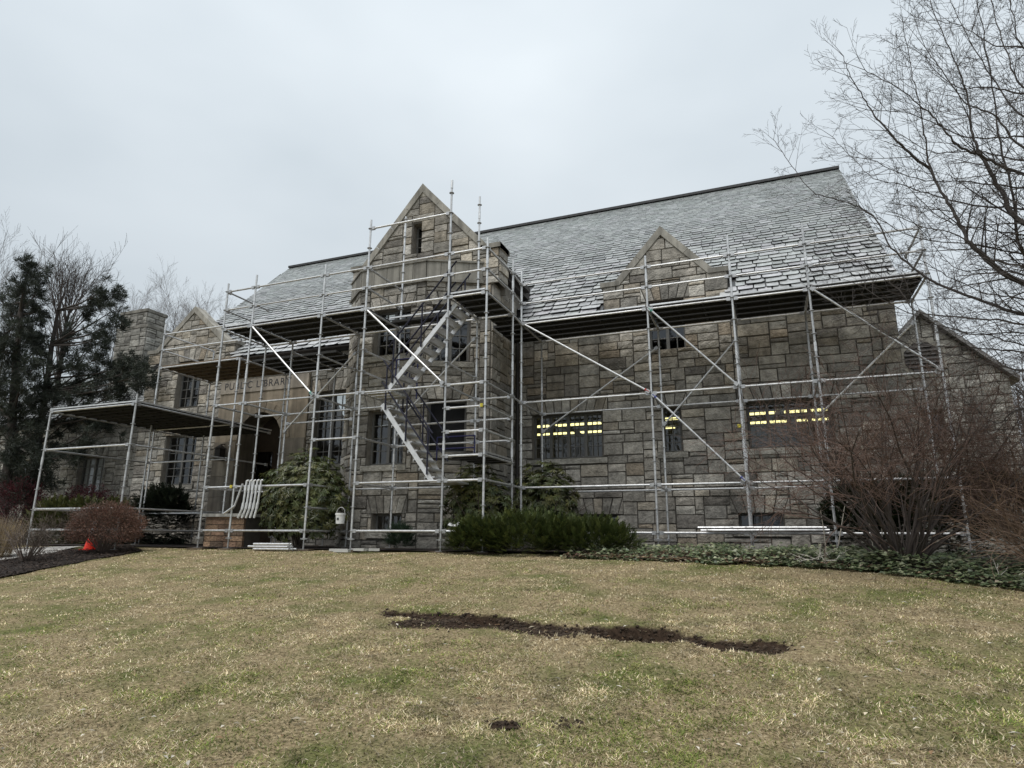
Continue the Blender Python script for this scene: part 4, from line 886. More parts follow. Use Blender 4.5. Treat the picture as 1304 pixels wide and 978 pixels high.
for i in range(8): m.quad(ring[0][i], ring[0][(i+1) % 8], ring[1][(i+1) % 8], ring[1][i])
louv = m.build('louvre_surround', M['limestone'], wr_)
m = MB(); m.add([(x, ay-.052, z) for x, y, z in ring[1]], [tuple(range(8))], (.3, .3, .3)); m.build('louvre_back', M['gutter'], louv)
for k in range(7):
    zz = oc.z-orad*.85+k*orad*1.7/7; hw = min(orad*.92, orad*1.28-abs(zz+.05-oc.z)); m = MB(); m.obox((oc.x-hw, ay-.1, zz), (2*hw, 0, 0), (0, .035, .07), (0, .01, -.006), (1, 1, 1)); m.build('slat', M['gutter'], louv)
m = MB()
for s_ in (-1, 1):
    xe = axp+s_*(ax1-axp+.15); ze = azp-sl_*(ax1-axp+.15); m.add([(axp, ay-.2, azp+.02), (xe, ay-.2, ze+.02), (xe, 24, ze+.02), (axp, 24, azp+.02), (axp, ay-.2, azp+.14), (xe, ay-.2, ze+.14), (xe, 24, ze+.14), (axp, 24, azp+.14)], [(0, 1, 2, 3), (4, 5, 6, 7), (0, 1, 5, 4), (1, 2, 6, 5)], (.17, .165, .16))
aro = m.build('roof', M['slate'], wr_)
m = MB(); m.quad((ax0, 23.9, GZ), (ax1, 23.9, GZ), (ax1, 23.9, azp), (ax0, 23.9, azp), (2, 2, 2)); m.quad((ax0, ay+.4, GZ), (ax0, 23.9, GZ), (ax0, 23.9, azp), (ax0, ay+.4, azp), (2, 2, 2)); m.build('rear_wall', M['mortarc'], wr_)
m = MB(); m.quad((ax1, ay, GZ), (ax1, 24, GZ), (ax1, 24, aze), (ax1, ay, aze), (2.2, 2.2, 2.2)); m.build('side_wall', M['mortarc'], wr_)
finish(wr_, aro, 60)
PAL[:] = PAL_KEEP

# ------------------------------------------------------------------ vegetation
def gp(x, y):
    """where a pixel's ray meets the ground"""
    d = ray(x, y); lo, hi = .5, 60.
    for _ in range(40):
        t = (lo+hi)/2; p = d*t
        if p.z > ground(p.x, p.y): lo = t
        else: hi = t
    return d*hi
M['bark'] = mat('bark', (.045, .038, .034), .9, n_scale=12, n_amt=.4, bump=.4)
M['twig'] = mat('twig', (1, 1, 1), .8, n_scale=9, n_amt=.25, bump=0)
M['leaf'] = mat('leaf', (1, 1, 1), .38, n_scale=9, n_amt=.3, bump=0, spec=.5, trans=.2)
M['needle'] = mat('needle', (1, 1, 1), .6, n_scale=5, n_amt=.3, bump=0, trans=.15)
M['dry'] = mat('dry_leaf', (1, 1, 1), .85, n_scale=9, n_amt=.25, bump=0, trans=.15)
def rvec(R):
    while True:
        v = Vector((R.uniform(-1, 1), R.uniform(-1, 1), R.uniform(-1, 1)))
        if .05 < v.length < 1: return v.normalized()
def twig(mb, p, d, ln, r, lev, R, col, nseg=4, wob=.25, up=.0, kids=5, spread=.8, shrink=.55, tips=None, sides=3, minr=.002, col2=None, k0=.25):
    """recursive tapering branchlet"""
    pts = [Vector(p)]; rad = [r]; d = Vector(d).normalized(); st = ln/nseg
    for i in range(nseg):
        d = (d+rvec(R)*wob+Vector((0, 0, up))).normalized(); pts.append(pts[-1]+d*st); rad.append(max(r*(1-(i+1)/nseg*.75), minr*.8))
    mb.path(pts, rad, sides if r < .02 else 5 if r < .05 else 7, col2 if (col2 and lev < 2) else col)
    if tips is not None and lev == 0: tips.append((pts[-1], d))
    if lev > 0:
        for k in range(kids):
            f = (k0+(1-k0)*(k+R.random())/kids)*nseg; i = min(int(f), nseg-1); q = pts[i].lerp(pts[i+1], f-i); t = (pts[i+1]-pts[i]).normalized()
            side = rvec(R); side = (side-t*side.dot(t)).normalized(); nd_ = t*(1-spread*.5)+side*spread
            twig(mb, q, nd_, ln*shrink*R.uniform(.6, 1.2)*(1.15-.5*f/nseg), max(rad[i]*.6, minr), lev-1, R, col, max(2, nseg-1), wob, up, kids, spread, shrink, tips, sides, minr, col2)
def limb(mb, pts, r0, r1, R, col, every, ln, lev, kids=4, spread=.8, up=.02, wob=.2, sub=6, tips=None, minr=.004):
    """smooth limb through given points, with side twigs"""
    P = [Vector(p) for p in pts]; S = []
    for i in range(len(P)-1):
        a, b, c, e = P[max(i-1, 0)], P[i], P[i+1], P[min(i+2, len(P)-1)]
        for k in range(sub):
            t = k/sub; S.append(.5*((2*b)+(c-a)*t+(2*a-5*b+4*c-e)*t*t+(3*b-a-3*c+e)*t**3))
    S.append(P[-1]); n_ = len(S); S = [q+rvec(R)*.012*(1 if 0 < i < n_-1 else 0) for i, q in enumerate(S)]
    rad = [r1+(r0-r1)*(1-i/(n_-1))**1.6 for i in range(n_)]; mb.path(S, rad, 6 if r0 > .02 else 4, col)
    acc = 0
    for i in range(1, n_):
        acc += (S[i]-S[i-1]).length
        while acc > every:
            acc -= every*R.uniform(.7, 1.3); f = i/n_
            if f < .12: continue
            t = (S[i]-S[i-1]).normalized(); side = rvec(R); side = (side-t*side.dot(t)).normalized()
            twig(mb, S[i], t*.55+side*spread, ln*R.uniform(.5, 1.25)*(1.1-.55*f), max(rad[i]*.45, minr), lev, R, col, 4, wob, up, kids, spread, .5, tips)
    if lev: twig(mb, S[-1], S[-1]-S[-2], ln*.6, r1, lev, R, col, 4, wob, up, kids, spread, .5, tips)
def trunk_obj(name, pts, rads, parent, col=(1, 1, 1)):
    m = MB(); m.path(pts, rads, 10, col); return m.build(name, M['bark'], parent, smooth=True)

# ---- bare tree on the right
tb = (4.75, 8.9); tg = ground(*tb)
tr = thing('bare_tree', (*tb, tg), 'large bare deciduous tree spreading fine twigs across the library gable', 'tree')
trunk_pts = [(tb[0], tb[1], tg-.05), (tb[0]-.05, tb[1], tg+1.5), (tb[0]+.02, tb[1]+.05, tg+3), (tb[0]-.1, tb[1], tg+5), (tb[0]-.2, tb[1]+.1, tg+7), (tb[0]-.3, tb[1], tg+9)]
trunk_obj('trunk', trunk_pts, [.19, .15, .13, .11, .08, .04], tr)
def px_limb(pts): return [onY(x, y, Y) for x, y, Y in pts]
LIMBS = [
 [(1304, 361, 8.7), (1241, 316, 8.8), (1225, 291, 8.9), (1207, 258, 9), (1185, 215, 9.1), (1179, 184, 9.1), (1172, 138, 9.1), (1161, 92, 9.2), (1150, 30, 9.3)],
 [(1304, 285, 8.9), (1274, 242, 9), (1250, 199, 9), (1239, 172, 9.1), (1231, 123, 9.2), (1216, 77, 9.3), (1195, 31, 9.3), (1180, -20, 9.4)],
 [(1185, 215, 9.1), (1152, 190, 8.9), (1121, 156, 8.8), (1103, 129, 8.8), (1084, 98, 8.7), (1073, 70, 8.7)],
 [(1304, 221, 8.7), (1256, 202, 8.6), (1219, 184, 8.4), (1195, 156, 8.3), (1170, 132, 8.2), (1130, 104, 8.1), (1098, 88, 8.1)],
 [(1304, 267, 9.2), (1241, 261, 9.4), (1195, 251, 9.6), (1152, 236, 9.7), (1112, 227, 9.8), (1081, 196, 9.9), (1057, 172, 10)],
 [(1304, 400, 9.3), (1240, 380, 9.6), (1179, 352, 9.8), (1135, 315, 10), (1111, 274, 10.1), (1073, 256, 10.2), (1033, 243, 10.3), (1004, 205, 10.4), (985, 178, 10.5)],
 [(1304, 413, 8.4), (1240, 406, 8.3), (1172, 398, 8.3), (1145, 370, 8.4), (1110, 345, 8.5), (1075, 325, 8.6)],
 [(1304, 472, 8.9), (1256, 463, 9), (1210, 451, 9.1), (1166, 445, 9.2), (1117, 414, 9.3), (1075, 390, 9.4)],
 [(1304, 150, 9), (1262, 96, 9.1), (1230, 42, 9.2), (1205, -10, 9.3)],
 [(1304, 110, 8.6), (1280, 60, 8.7), (1262, 0, 8.8), (1255, -40, 8.8)],
 [(1310, 330, 9.2), (1290, 250, 9.1), (1272, 170, 9.1), (1262, 100, 9.2), (1250, 30, 9.2), (1240, -20, 9.3)],
 [(1304, 340, 8.2), (1262, 330, 8.1), (1222, 300, 8), (1180, 290, 8), (1140, 275, 8)],
 [(1304, 440, 9.8), (1262, 428, 10), (1220, 420, 10.1), (1190, 400, 10.2)],
 [(1304, 60, 8.8), (1290, 20, 8.8), (1282, -30, 8.9)],
 [(1304, 190, 8.3), (1270, 150, 8.2), (1230, 130, 8.1), (1200, 90, 8), (1178, 60, 8)],
 [(1304, 520, 9.4), (1270, 540, 9.5), (1230, 512, 9.6), (1200, 500, 9.7)]]
Rq = rng(77)
for yy in (60, 120, 175, 205, 240, 300, 325, 350, 380, 425, 450):                     # long side limbs sweeping left, tips turned up
    Y_ = Rq.uniform(8.1, 9.8); ln_ = Rq.uniform(120, 215)*(.75 if yy < 130 else 1); LIMBS.append([(1304, yy, 9), (1304-ln_*.35, yy-Rq.uniform(0, 14), (9+Y_)/2), (1304-ln_*.7, yy-Rq.uniform(8, 30), Y_), (1304-ln_, yy-Rq.uniform(30, 62), Y_)])
mb = MB(); Rt = rng(1001); DK = (.055, .047, .043)
for i, l_ in enumerate(LIMBS):
    P = px_limb(l_)
    if i != 2:                                                     # reach back to the trunk
        q = P[0]; zt = max(tg+1.6, min(tg+8.5, q.z-1.0)); b = Vector((tb[0]-.05, tb[1], zt)); P = [b, b.lerp(q, .5)+Vector((0, 0, .12))] + P
    r0 = (.044 if i in (0, 1) else .028 if i in (3, 5, 10) else .020); limb(mb, P, r0, .0045, Rt, DK, .12, .9, 2, kids=4, spread=.52, up=.008, wob=.06, minr=.0042)
for k in range(9):                                                 # limbs on the far side of the trunk, out of frame
    a = Rt.uniform(-1.3, 1.3); z = tg+Rt.uniform(2.2, 8); p = Vector((tb[0], tb[1], z)); e = p+Vector((math.cos(a)*2.6, math.sin(a)*2.6, 1.6)); limb(mb, [p, p.lerp(e, .5)+Vector((0, 0, -.1)), e], .05, .008, Rt, DK, .25, .8, 1, kids=4)
mb.build('crown', M['twig'], tr)

# ---- leafless shrubs
def bare_shrub(name, base, h, wd, n_, R, col, label, group=None, lev=2, lean=0., kids=4, r=.012, cat='shrub', arch=.0, wob=.16, col2=None, k0=.25):
    t = thing(name, base, label, cat, group); m = MB(); b = Vector(base)
    for i in range(n_):
        a = R.uniform(0, 6.283); f = R.random()**.6; q = b+Vector((math.cos(a)*.07*wd*f, math.sin(a)*.07*wd*f, -.03)); d = Vector((math.cos(a)*f*wd/h+lean, math.sin(a)*f*wd/h, 1))
        twig(m, q, d, h*R.uniform(.7, 1.1)*(.8+.2*d.normalized().z), r*R.uniform(.7, 1.2), lev, R, tint(col, R.uniform(.75, 1.25)), 6, wob, arch, kids, .7, .5, None, 3, .0026, tint(col2, R.uniform(.75, 1.3)) if col2 else None, k0)
    m.build('stems', M['twig'], t); return t, m
sb = gp(1150, 722)
bare_shrub('bare_shrub', (sb.x, sb.y, ground(sb.x, sb.y)), 2.75, 2.35, 62, rng(71), (.062, .050, .044), 'big leafless reddish brown shrub on the ivy before the scaffold', kids=9, r=.019, arch=-.008, wob=.27, col2=(.108, .070, .055), k0=.48)
s2 = Vector((3.6, 10.6, ground(3.6, 10.6)))
bare_shrub('bare_shrub', (3.75, 11.0, ground(3.75, 11.0)), 2.5, 2.2, 50, rng(72), (.07, .055, .048), 'second leafless brown shrub beside the annex and the yew block', kids=8, r=.013, arch=-.01, wob=.25, col2=(.13, .085, .066))
bare_shrub('bare_shrub', (3.3, 9.9, ground(3.3, 9.9)), 1.5, 1.4, 90, rng(73), (.20, .135, .095), 'tan arching leafless shrub at the edge of the ivy', lev=1, kids=5, r=.009, lean=-.15, arch=-.05)
# pale sticks and a dead white branch in the ivy
for i, (x0, y0, x1, y1) in enumerate(((1053, 706, 1045, 650), (1064, 703, 1076, 642), (1113, 705, 1106, 660), (1124, 707, 1122, 662))):
    p = gp(x0, y0+6); q = onY(x1, y1, p.y); m = MB(); m.path([p-Vector((0, 0, .05)), p.lerp(q, .5)+Vector((.01, 0, 0)), q], [.011, .009, .005], 5, (.42, .38, .32)); tag(m.build('garden_stake', M['twig']), 'thin pale stick standing upright in the ivy', 'stick', 'pale sticks in the ivy')
p = gp(1045, 722); m = MB(); Rd = rng(61)
for k in range(16): twig(m, p+Vector((Rd.uniform(-.25, .25), Rd.uniform(-.1, .2), .1)), Vector((Rd.uniform(-1, 1), Rd.uniform(-.4, .4), Rd.uniform(.05, .5))), .3, .007, 1, Rd, (.45, .42, .37), 4, .3, 0, 2)
tag(m.build('dead_branch', M['twig']), 'bleached dead branch lying tangled on the ivy', 'branch')
p = gp(1276, 745); m = MB(); twig(m, p, (-.2, 0, 1), .3, .008, 1, Rd, (.5, .46, .42), 4, .3, 0, 3); twig(m, p, (.6, -.2, .3), .3, .008, 1, Rd, (.5, .46, .42), 4, .3, 0, 2); tag(m.build('dead_branch', M['twig']), 'small forked pale twig standing at the ivy edge', 'branch')

# ---- leafy shrubs
def leaf(mb, p, d, n, L_, W_, col, fold=.25, tip=1.):
    d = d.normalized(); s = d.cross(n)
    if s.length < 1e-3: s = d.orthogonal()
    s.normalize(); n = s.cross(d); a = p+d*L_*.5; mb.v += [tuple(p), tuple(a+s*W_*.5+n*W_*fold), tuple(p+d*L_), tuple(a-s*W_*.5+n*W_*fold)]
    o = len(mb.v)-4; mb.f += [(o, o+1, o+2), (o, o+2, o+3)]; mb.c += [col]*4
def ell(R, c, rx, ry, rz, shell=.75, low=-.5):
    while True:
        v = rvec(R)
        if v.z < low: continue
        bump = 1+.16*noise.noise(Vector((v.x*2.3+c[0], v.y*2.3+c[1], v.z*2.3)))+.10*noise.noise(Vector((v.x*6+c[0], v.y*6, v.z*6+c[1])))
        f = (shell+(1-shell)*R.random())*bump; return Vector((c[0]+v.x*rx*f, c[1]+v.y*ry*f, c[2]+v.z*rz*f)), Vector((v.x/rx, v.y/ry, v.z/rz)).normalized(), f
def rhodo(base, rx, ry, h, n_, R, label):
    t = thing('rhododendron', base, label, 'shrub'); m = MB(); c = (base[0], base[1], base[2]+h*.49)
    for i in range(n_):
        p, nr, f = ell(R, c, rx, ry, h*.5, .5, -.8); ax = (nr+Vector((0, 0, .55))).normalized(); u = ax.orthogonal().normalized(); k = ax.cross(u); ph = R.random()*6.28
        g = R.uniform(.65, 1.25); col0 = R.choice([(.07, .085, .022), (.085, .095, .025), (.05, .068, .018), (.12, .12, .036)])
        for j in range(8):
            a = ph+j*.785+R.uniform(-.2, .2); out = u*math.cos(a)+k*math.sin(a); d = out+ax*R.uniform(-.45, .25)-Vector((0, 0, .28)); leaf(m, p, d, ax, R.uniform(.10, .155), R.uniform(.034, .045), tint(col0, g*R.uniform(.8, 1.2)), -.18)
    m.build('foliage', M['leaf'], t); s_ = MB()
    for i in range(14):
        a = R.random()*6.28; twig(s_, Vector(base)+Vector((R.uniform(-.1, .1), R.uniform(-.1, .1), -.03)), (math.cos(a)*rx*.7, math.sin(a)*ry*.7, h*.7), h*.75, .02, 1, R, (.09, .07, .055), 5, .2, 0, 4)
    s_.build('stems', M['twig'], t); return t
def px_base(x, y, Y): p = onY(x, y, Y); return (p.x, Y, ground(p.x, Y))
b1 = px_base(384, 660, 12.55); rhodo(b1, 1.32, .74, onY(384, 572, 12.55).z-b1[2]+.05, 1350, rng(81), 'olive green rhododendron behind the hanging brackets at the entrance')
b2 = px_base(693, 640, 14.55); rhodo(b2, .92, .6, onY(690, 588, 14.55).z-b2[2]+.1, 650, rng(82), 'rounded rhododendron with bare lower stems under the lit library window')
b3 = px_base(606, 640, 12.75); rhodo(b3, .85, .5, onY(600, 590, 12.75).z-b3[2], 600, rng(83), 'dark rhododendron in the shade beneath the bay landing deck')
def sprays(t, c, rx, ry, rz, n_, R, pal, ln, lw, low=-.3, tilt=.3, shell=.6, fan=9, nm='foliage', matn='needle', side=.55):
    m = MB()
    for i in range(n_):
        p, nr, f = ell(R, c, rx, ry, rz, shell, low); d = (nr*.8+Vector((R.uniform(-.5, .5), R.uniform(-.5, .5), tilt))).normalized(); g = R.uniform(.6, 1.3); c0 = R.choice(pal); s = d.cross(Vector((0, 0, 1)))
        s = s.normalized() if s.length > .01 else Vector((1, 0, 0)); up_ = s.cross(d)
        for j in range(fan):
            q = p+d*ln*(j/fan); e = (1 if j % 2 else -1)*side; leaf(m, q, d+s*e*R.uniform(.6, 1.3)+up_*R.uniform(-.3, .3), up_, ln*.42*(1.15-.6*j/fan), lw, tint(c0, g*R.uniform(.85, 1.15)), 0)
    return m.build(nm, M[matn], t)
YEW = [(.060, .080, .022), (.045, .064, .018), (.080, .096, .026)]
yb = Vector((-4.15, 11.75, 0)); yw = thing('spreading_yew', (yb.x, yb.y, ground(yb.x, yb.y)), 'wide low spreading yew with feathery dark sprays before the bay', 'shrub')
for k, (cx, cy_, rx, ry, rz) in enumerate(((-5.35, 11.75, .65, .5, .42), (-4.3, 11.7, 1.1, .62, .55), (-3.2, 11.75, 1.05, .5, .40))):
    g = ground(cx, cy_); sprays(yw, (cx, cy_, g+.12), rx, ry, rz+.1, 1250, rng(90+k), YEW, .19, .024, -.15, .22)
hd = thing('clipped_yew', (2.6, 14.7, -.28), 'dark clipped yew block behind the big leafless shrub', 'shrub')
for k, (cx, rx, rz) in enumerate(((1.85, .8, .78), (2.9, .9, .88), (3.9, .8, .9))): sprays(hd, (cx, 14.6, .3), rx*1.1, .62, rz*1.05, 2400, rng(95+k), [(.016, .024, .009), (.024, .034, .011)], .17, .03, -.9, .3, .8)
ev = thing('dark_evergreen', px_base(205, 660, 14.3), 'loose dark evergreen shrub against the wall under the low window', 'shrub'); p = px_base(203, 660, 14.3)
sprays(ev, (p[0], 14.3, p[2]+.62), 1.2, .6, 1.05, 2700, rng(101), [(.022, .030, .018), (.032, .040, .023)], .26, .042, -.9, .1)
jn = thing('juniper', px_base(120, 640, 13.2), 'yellow green juniper hedge below the entrance canopy', 'shrub')
for k, xx in enumerate((75, 110, 145)): p = px_base(xx, 640, 13.2+.3*k); sprays(jn, (p[0], 13.2+.3*k, p[2]+.55), .95, .6, .76, 1300, rng(105+k), [(.075, .085, .024), (.095, .10, .03), (.055, .068, .022)], .2, .036, -.8, .3)
ch = px_base(509, 697, 12.3); sm = thing('small_conifer', ch, 'little bluish green conifer at the foot of the bay window', 'shrub'); sprays(sm, (ch[0], 12.3, ch[2]+.18), .32, .25, .32, 420, rng(109), [(.035, .06, .035), (.03, .05, .03)], .16, .016, -.4, .5)
def red_shrub(name, base, rx, ry, h, n_, R, pal, stem, label, leafy=3, ln=.028, tw=40):
    t = thing(name, base, label, 'shrub'); m = MB(); c = (base[0], base[1], base[2]+h*.55); s_ = MB()
    for i in range(tw):
        a = R.random()*6.28; f = R.random()**.6; twig(s_, Vector(base)+Vector((0, 0, -.03)), (math.cos(a)*rx*f, math.sin(a)*ry*f, h*.75), h*1.0, .008, 2, R, tint(stem, R.uniform(.8, 1.2)), 5, .16, 0, 4, .6, .5)
    s_.build('stems', M['twig'], t)
    for i in range(n_):
        p, nr, f = ell(R, c, rx, ry, h*.52, .65, -.62); c0 = R.choice(pal); g = R.uniform(.6, 1.3)
        for j in range(leafy): leaf(m, p+rvec(R)*.05, nr+rvec(R)*.8, rvec(R), ln*R.uniform(.8, 1.6), ln*.6, tuple(v*g for v in c0))
    m.build('foliage', M['dry'], t); return t
p = px_base(132, 690, 10.3); red_shrub('barberry', p, .95, .62, onY(132, 644, 10.3).z-p[2], 5600, rng(111), [(.17, .085, .062), (.14, .088, .068), (.20, .125, .09)], (.13, .10, .085), 'rounded rusty red twig shrub on the mulch bed', 3, .03, 70)
p = px_base(20, 650, 13.5); red_shrub('barberry', p, 1.3, .8, 1.9, 1500, rng(112), [(.075, .018, .022), (.055, .016, .02)], (.06, .04, .04), 'dark purple red shrub under the pines beside the juniper', 4, .05)
p = px_base(110, 640, 14.6); red_shrub('barberry', p, 1.7, .6, 1.75, 1500, rng(113), [(.07, .018, .022), (.05, .016, .02)], (.06, .04, .04), 'dark red shrub row behind the juniper hedge', 4, .05)
p = gp(32, 716); bare_shrub('bare_shrub', (p.x, p.y, ground(p.x, p.y)), 1.05, .85, 46, rng(114), (.15, .12, .10), 'grey twiggy leafless shrub on the mulch bed beside the tan grass', lev=2, kids=4, r=.009)
gt = Vector(gp(-8, 712)); t = thing('ornamental_grass', (gt.x, gt.y, ground(gt.x, gt.y)), 'clump of tan ornamental grass at the end of the mulch bed', 'grass'); m = MB(); Rg = rng(115)
for i in range(900):
    a = Rg.random()*6.28; d = Vector((math.cos(a)*Rg.uniform(0, .55), math.sin(a)*Rg.uniform(0, .55), 1)); b = Vector((gt.x, gt.y, ground(gt.x, gt.y)))+Vector((math.cos(a), math.sin(a), 0))*Rg.uniform(0, .3); leaf(m, b, d, rvec(Rg), Rg.uniform(.6, 1.0), .012, tint((.36, .28, .17), Rg.uniform(.7, 1.2)), 0)
m.build('blades', M['dry'], t)

# ---- trees on the left and behind
def needles(mb, p, d, R, n_=26, L_=.21, W_=.020, pal=((.034, .042, .031), (.044, .053, .039), (.025, .031, .024))):
    c0 = R.choice(pal); g = R.uniform(.6, 1.35)
    for i in range(n_):
        v = (d*.7+rvec(R)).normalized(); leaf(mb, p+rvec(R)*.05, v, rvec(R), L_*R.uniform(.7, 1.2), W_, tuple(q*g for q in c0), 0)
def pine(tpts, rads, targets, R, label, fill=6, rad=.55):
    t = thing('pine_tree', tpts[0], label, 'tree'); trunk_obj('trunk', tpts, rads, t); b = MB(); nd_ = MB(); T = [Vector(q) for q in tpts]
    for q in targets:
        q = Vector(q); zz = q.z-R.uniform(.3, 1.1); k = min(range(len(T)), key=lambda i: abs(T[i].z-zz)); s = T[k].copy()
        if k+1 < len(T): s = s.lerp(T[k+1], max(0, min(1, (zz-s.z)/max(.1, T[k+1].z-s.z))))
        mid = s.lerp(q, .55)+Vector((0, 0, -.12)); pts = [s, mid, q]; b.path([s, s.lerp(mid, .5), mid, mid.lerp(q, .5), q], [.045, .038, .03, .02, .01], 5, (.05, .042, .036))
        for f in range(fill):
            w_ = q+rvec(R)*rad*R.random()**.5 if f else q; w_ = w_ if R.random() < .8 else mid.lerp(q, R.random())+rvec(R)*.25
            b.path([mid.lerp(q, R.uniform(.3, .95)), w_], [.010, .005], 3, (.05, .042, .036)); 
            for z in range(3): needles(nd_, w_+rvec(R)*.13, (w_-s).normalized()+Vector((0, 0, .4)), R)
    b.build('branches', M['twig'], t); nd_.build('foliage', M['needle'], t); return t
Rp2 = rng(121)
def tgt(lst, Y0, sp=.8): return [onY(x, y, Y0+Rp2.uniform(-sp, sp)) for x, y in lst]
def tr_px(lst, Y): return [onY(x, y, Y) for x, y in lst]
pt = tr_px([(38, 640), (46, 580), (58, 500), (66, 440), (74, 395), (82, 372)], 15.2); pt[0].z = ground(pt[0].x, 15.2)-.05
T2 = [(128, 372), (122, 385), (115, 400), (148, 378), (145, 395), (152, 410), (138, 425), (125, 432), (112, 448), (105, 470), (98, 490), (140, 470), (150, 478), (160, 468), (170, 465), (178, 480), (128, 455), (95, 425), (86, 445), (80, 470), (72, 500), (90, 515), (110, 505), (60, 520), (100, 535), (75, 545), (130, 500), (145, 495), (165, 492), (52, 430), (55, 455), (175, 470), (182, 490), (118, 480), (70, 570), (90, 580), (110, 565), (60, 590), (40, 570), (130, 540), (150, 520), (142, 545)]
pine(pt, [.15, .13, .11, .08, .05, .02], tgt(T2, 15.2), Rp2, 'dark pine with open crown and long limbs reaching to the chimney', fill=11, rad=.46)
pt = tr_px([(8, 650), (14, 560), (20, 470), (26, 400), (34, 350)], 14.2); pt[0].z = ground(pt[0].x, 14.2)-.05
T1 = [(38, 340), (45, 352), (30, 362), (48, 370), (20, 372), (36, 388), (52, 392), (14, 400), (44, 410), (26, 415), (8, 425), (38, 430), (18, 445), (50, 440), (5, 455), (30, 460), (44, 470), (12, 478), (26, 490), (48, 495), (4, 500), (36, 510), (16, 520), (50, 525), (28, 540), (6, 545), (44, 552), (18, 565), (34, 575), (5, 585), (50, 580), (22, 595), (40, 600), (2, 385), (0, 520), (-12, 440), (-15, 500), (-12, 560), (30, 625), (10, 615), (55, 610)]
pine(pt, [.17, .15, .12, .09, .03], tgt(T1, 14.2), Rp2, 'dense dark pine with short crowded boughs at the corner of the garden', fill=13, rad=.55)
def bare_tree(base, h, R, col, label, n_=26, lev=2, group=None, r=.14, up=.06, pts=None, spread=.35, minr=.002):
    t = thing('bare_tree', base, label, 'tree', group); b = Vector(base); P = pts or [b+Vector((0, 0, -.05)), b+Vector((R.uniform(-.2, .2), 0, h*.25)), b+Vector((R.uniform(-.4, .4), 0, h*.5)), b+Vector((R.uniform(-.5, .5), 0, h*.75)), b+Vector((R.uniform(-.6, .6), 0, h))]
    trunk_obj('trunk', P, [r, r*.8, r*.6, r*.35, .02][:len(P)] if len(P) == 5 else [r*(1-i/len(P)) for i in range(len(P))], t); m = MB()
    for i in range(n_):
        f = .22+.76*(i+R.random())/n_; k = min(int(f*(len(P)-1)), len(P)-2); q = Vector(P[k]).lerp(Vector(P[k+1]), f*(len(P)-1)-k); a = R.random()*6.28
        twig(m, q, (math.cos(a)*spread*2, math.sin(a)*spread*2, .9), h*.42*(1.15-.75*f)*R.uniform(.7, 1.2), max(r*.4*(1.05-f), .02), lev, R, col, 5, .09, up, 7, .5, .52, None, 3, minr)
    m.build('crown', M['twig'], t); return t
pb = tr_px([(66, 600), (72, 500), (80, 440), (84, 412), (88, 400), (92, 390)], 17.5); pb[0].z = ground(pb[0].x, 17.5)-.05
bare_tree(tuple(pb[0]), pb[-1].z-pb[0].z, rng(131), (.075, .062, .055), 'leafless upright tree rising between the two pines', 34, 2, None, .12, .05, pb, .2, .005)
Rf = rng(141); labs = ['pale leafless tree beyond the chimney', 'pale leafless tree between chimney and left wall gable', 'tall pale leafless tree behind the left wall gable', 'pale leafless tree right behind the wall gable apex', 'leafless tree beyond the left end of the main roof', 'grey leafless tree beyond the dense pine', 'grey leafless tree far beyond the ornamental grass']
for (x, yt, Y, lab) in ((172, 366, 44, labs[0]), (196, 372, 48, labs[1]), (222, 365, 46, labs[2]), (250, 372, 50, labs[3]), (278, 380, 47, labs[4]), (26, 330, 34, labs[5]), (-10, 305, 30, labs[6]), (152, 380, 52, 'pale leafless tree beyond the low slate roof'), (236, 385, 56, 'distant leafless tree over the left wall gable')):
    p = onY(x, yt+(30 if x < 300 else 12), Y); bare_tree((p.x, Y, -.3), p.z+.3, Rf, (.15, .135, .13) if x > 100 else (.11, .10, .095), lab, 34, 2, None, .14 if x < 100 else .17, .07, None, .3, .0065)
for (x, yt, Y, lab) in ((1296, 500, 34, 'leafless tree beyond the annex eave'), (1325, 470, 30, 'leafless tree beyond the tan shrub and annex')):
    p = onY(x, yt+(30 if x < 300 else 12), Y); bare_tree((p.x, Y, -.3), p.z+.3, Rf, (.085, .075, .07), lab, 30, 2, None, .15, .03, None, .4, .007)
# ------------------------------------------------------------------ beds, path, ground cover, grass
def sheet(name, c, off, matr, n1=24, n2=8, kind='structure', label=None):
    """quad patch draped on the ground; c = four (x, y) corners"""
    m = MB()
    for j in range(n2+1):
        for i in range(n1+1):
            a, b = i/n1, j/n2; x = (1-b)*((1-a)*c[0][0]+a*c[1][0])+b*((1-a)*c[3][0]+a*c[2][0]); y = (1-b)*((1-a)*c[0][1]+a*c[1][1])+b*((1-a)*c[3][1]+a*c[2][1])
            if j in (0, n2) and name != 'path': y += .12*noise.noise(Vector((x*1.3, y*1.3, 7)))+.06*noise.noise(Vector((x*5, y*5, 7))); x += .10*noise.noise(Vector((x*3, y*3, 2)))
            m.v.append((x, y, ground(x, y)+off)); m.c.append((1, 1, 1))
    w_ = n1+1; m.f = [(j*w_+i, j*w_+i+1, (j+1)*w_+i+1, (j+1)*w_+i) for j in range(n2) for i in range(n1)]
    return tag(m.build(name, matr, smooth=True), label, kind=kind)
M['mulch'] = mat('mulch', (.022, .016, .013), .95, attr=False, n_scale=30, n_amt=.6, bump=1., b_scale=45, b_dist=.03)
M['concrete'] = mat('concrete', (.36, .35, .33), .85, attr=False, n_scale=4, n_amt=.2, bump=.2)
M['clay'] = mat('soil', (1, 1, 1), .95, n_scale=20, n_amt=.4, bump=.6)
q = [gp(-60, 748), gp(182, 703), gp(165, 697), gp(-60, 716)]; sheet('mulch_bed', [(p.x, p.y) for p in q], .028, M['mulch'], label='dark mulch bed beside the lawn')
m = MB(); Rm = rng(155); mq = [Vector((p.x, p.y)) for p in q]
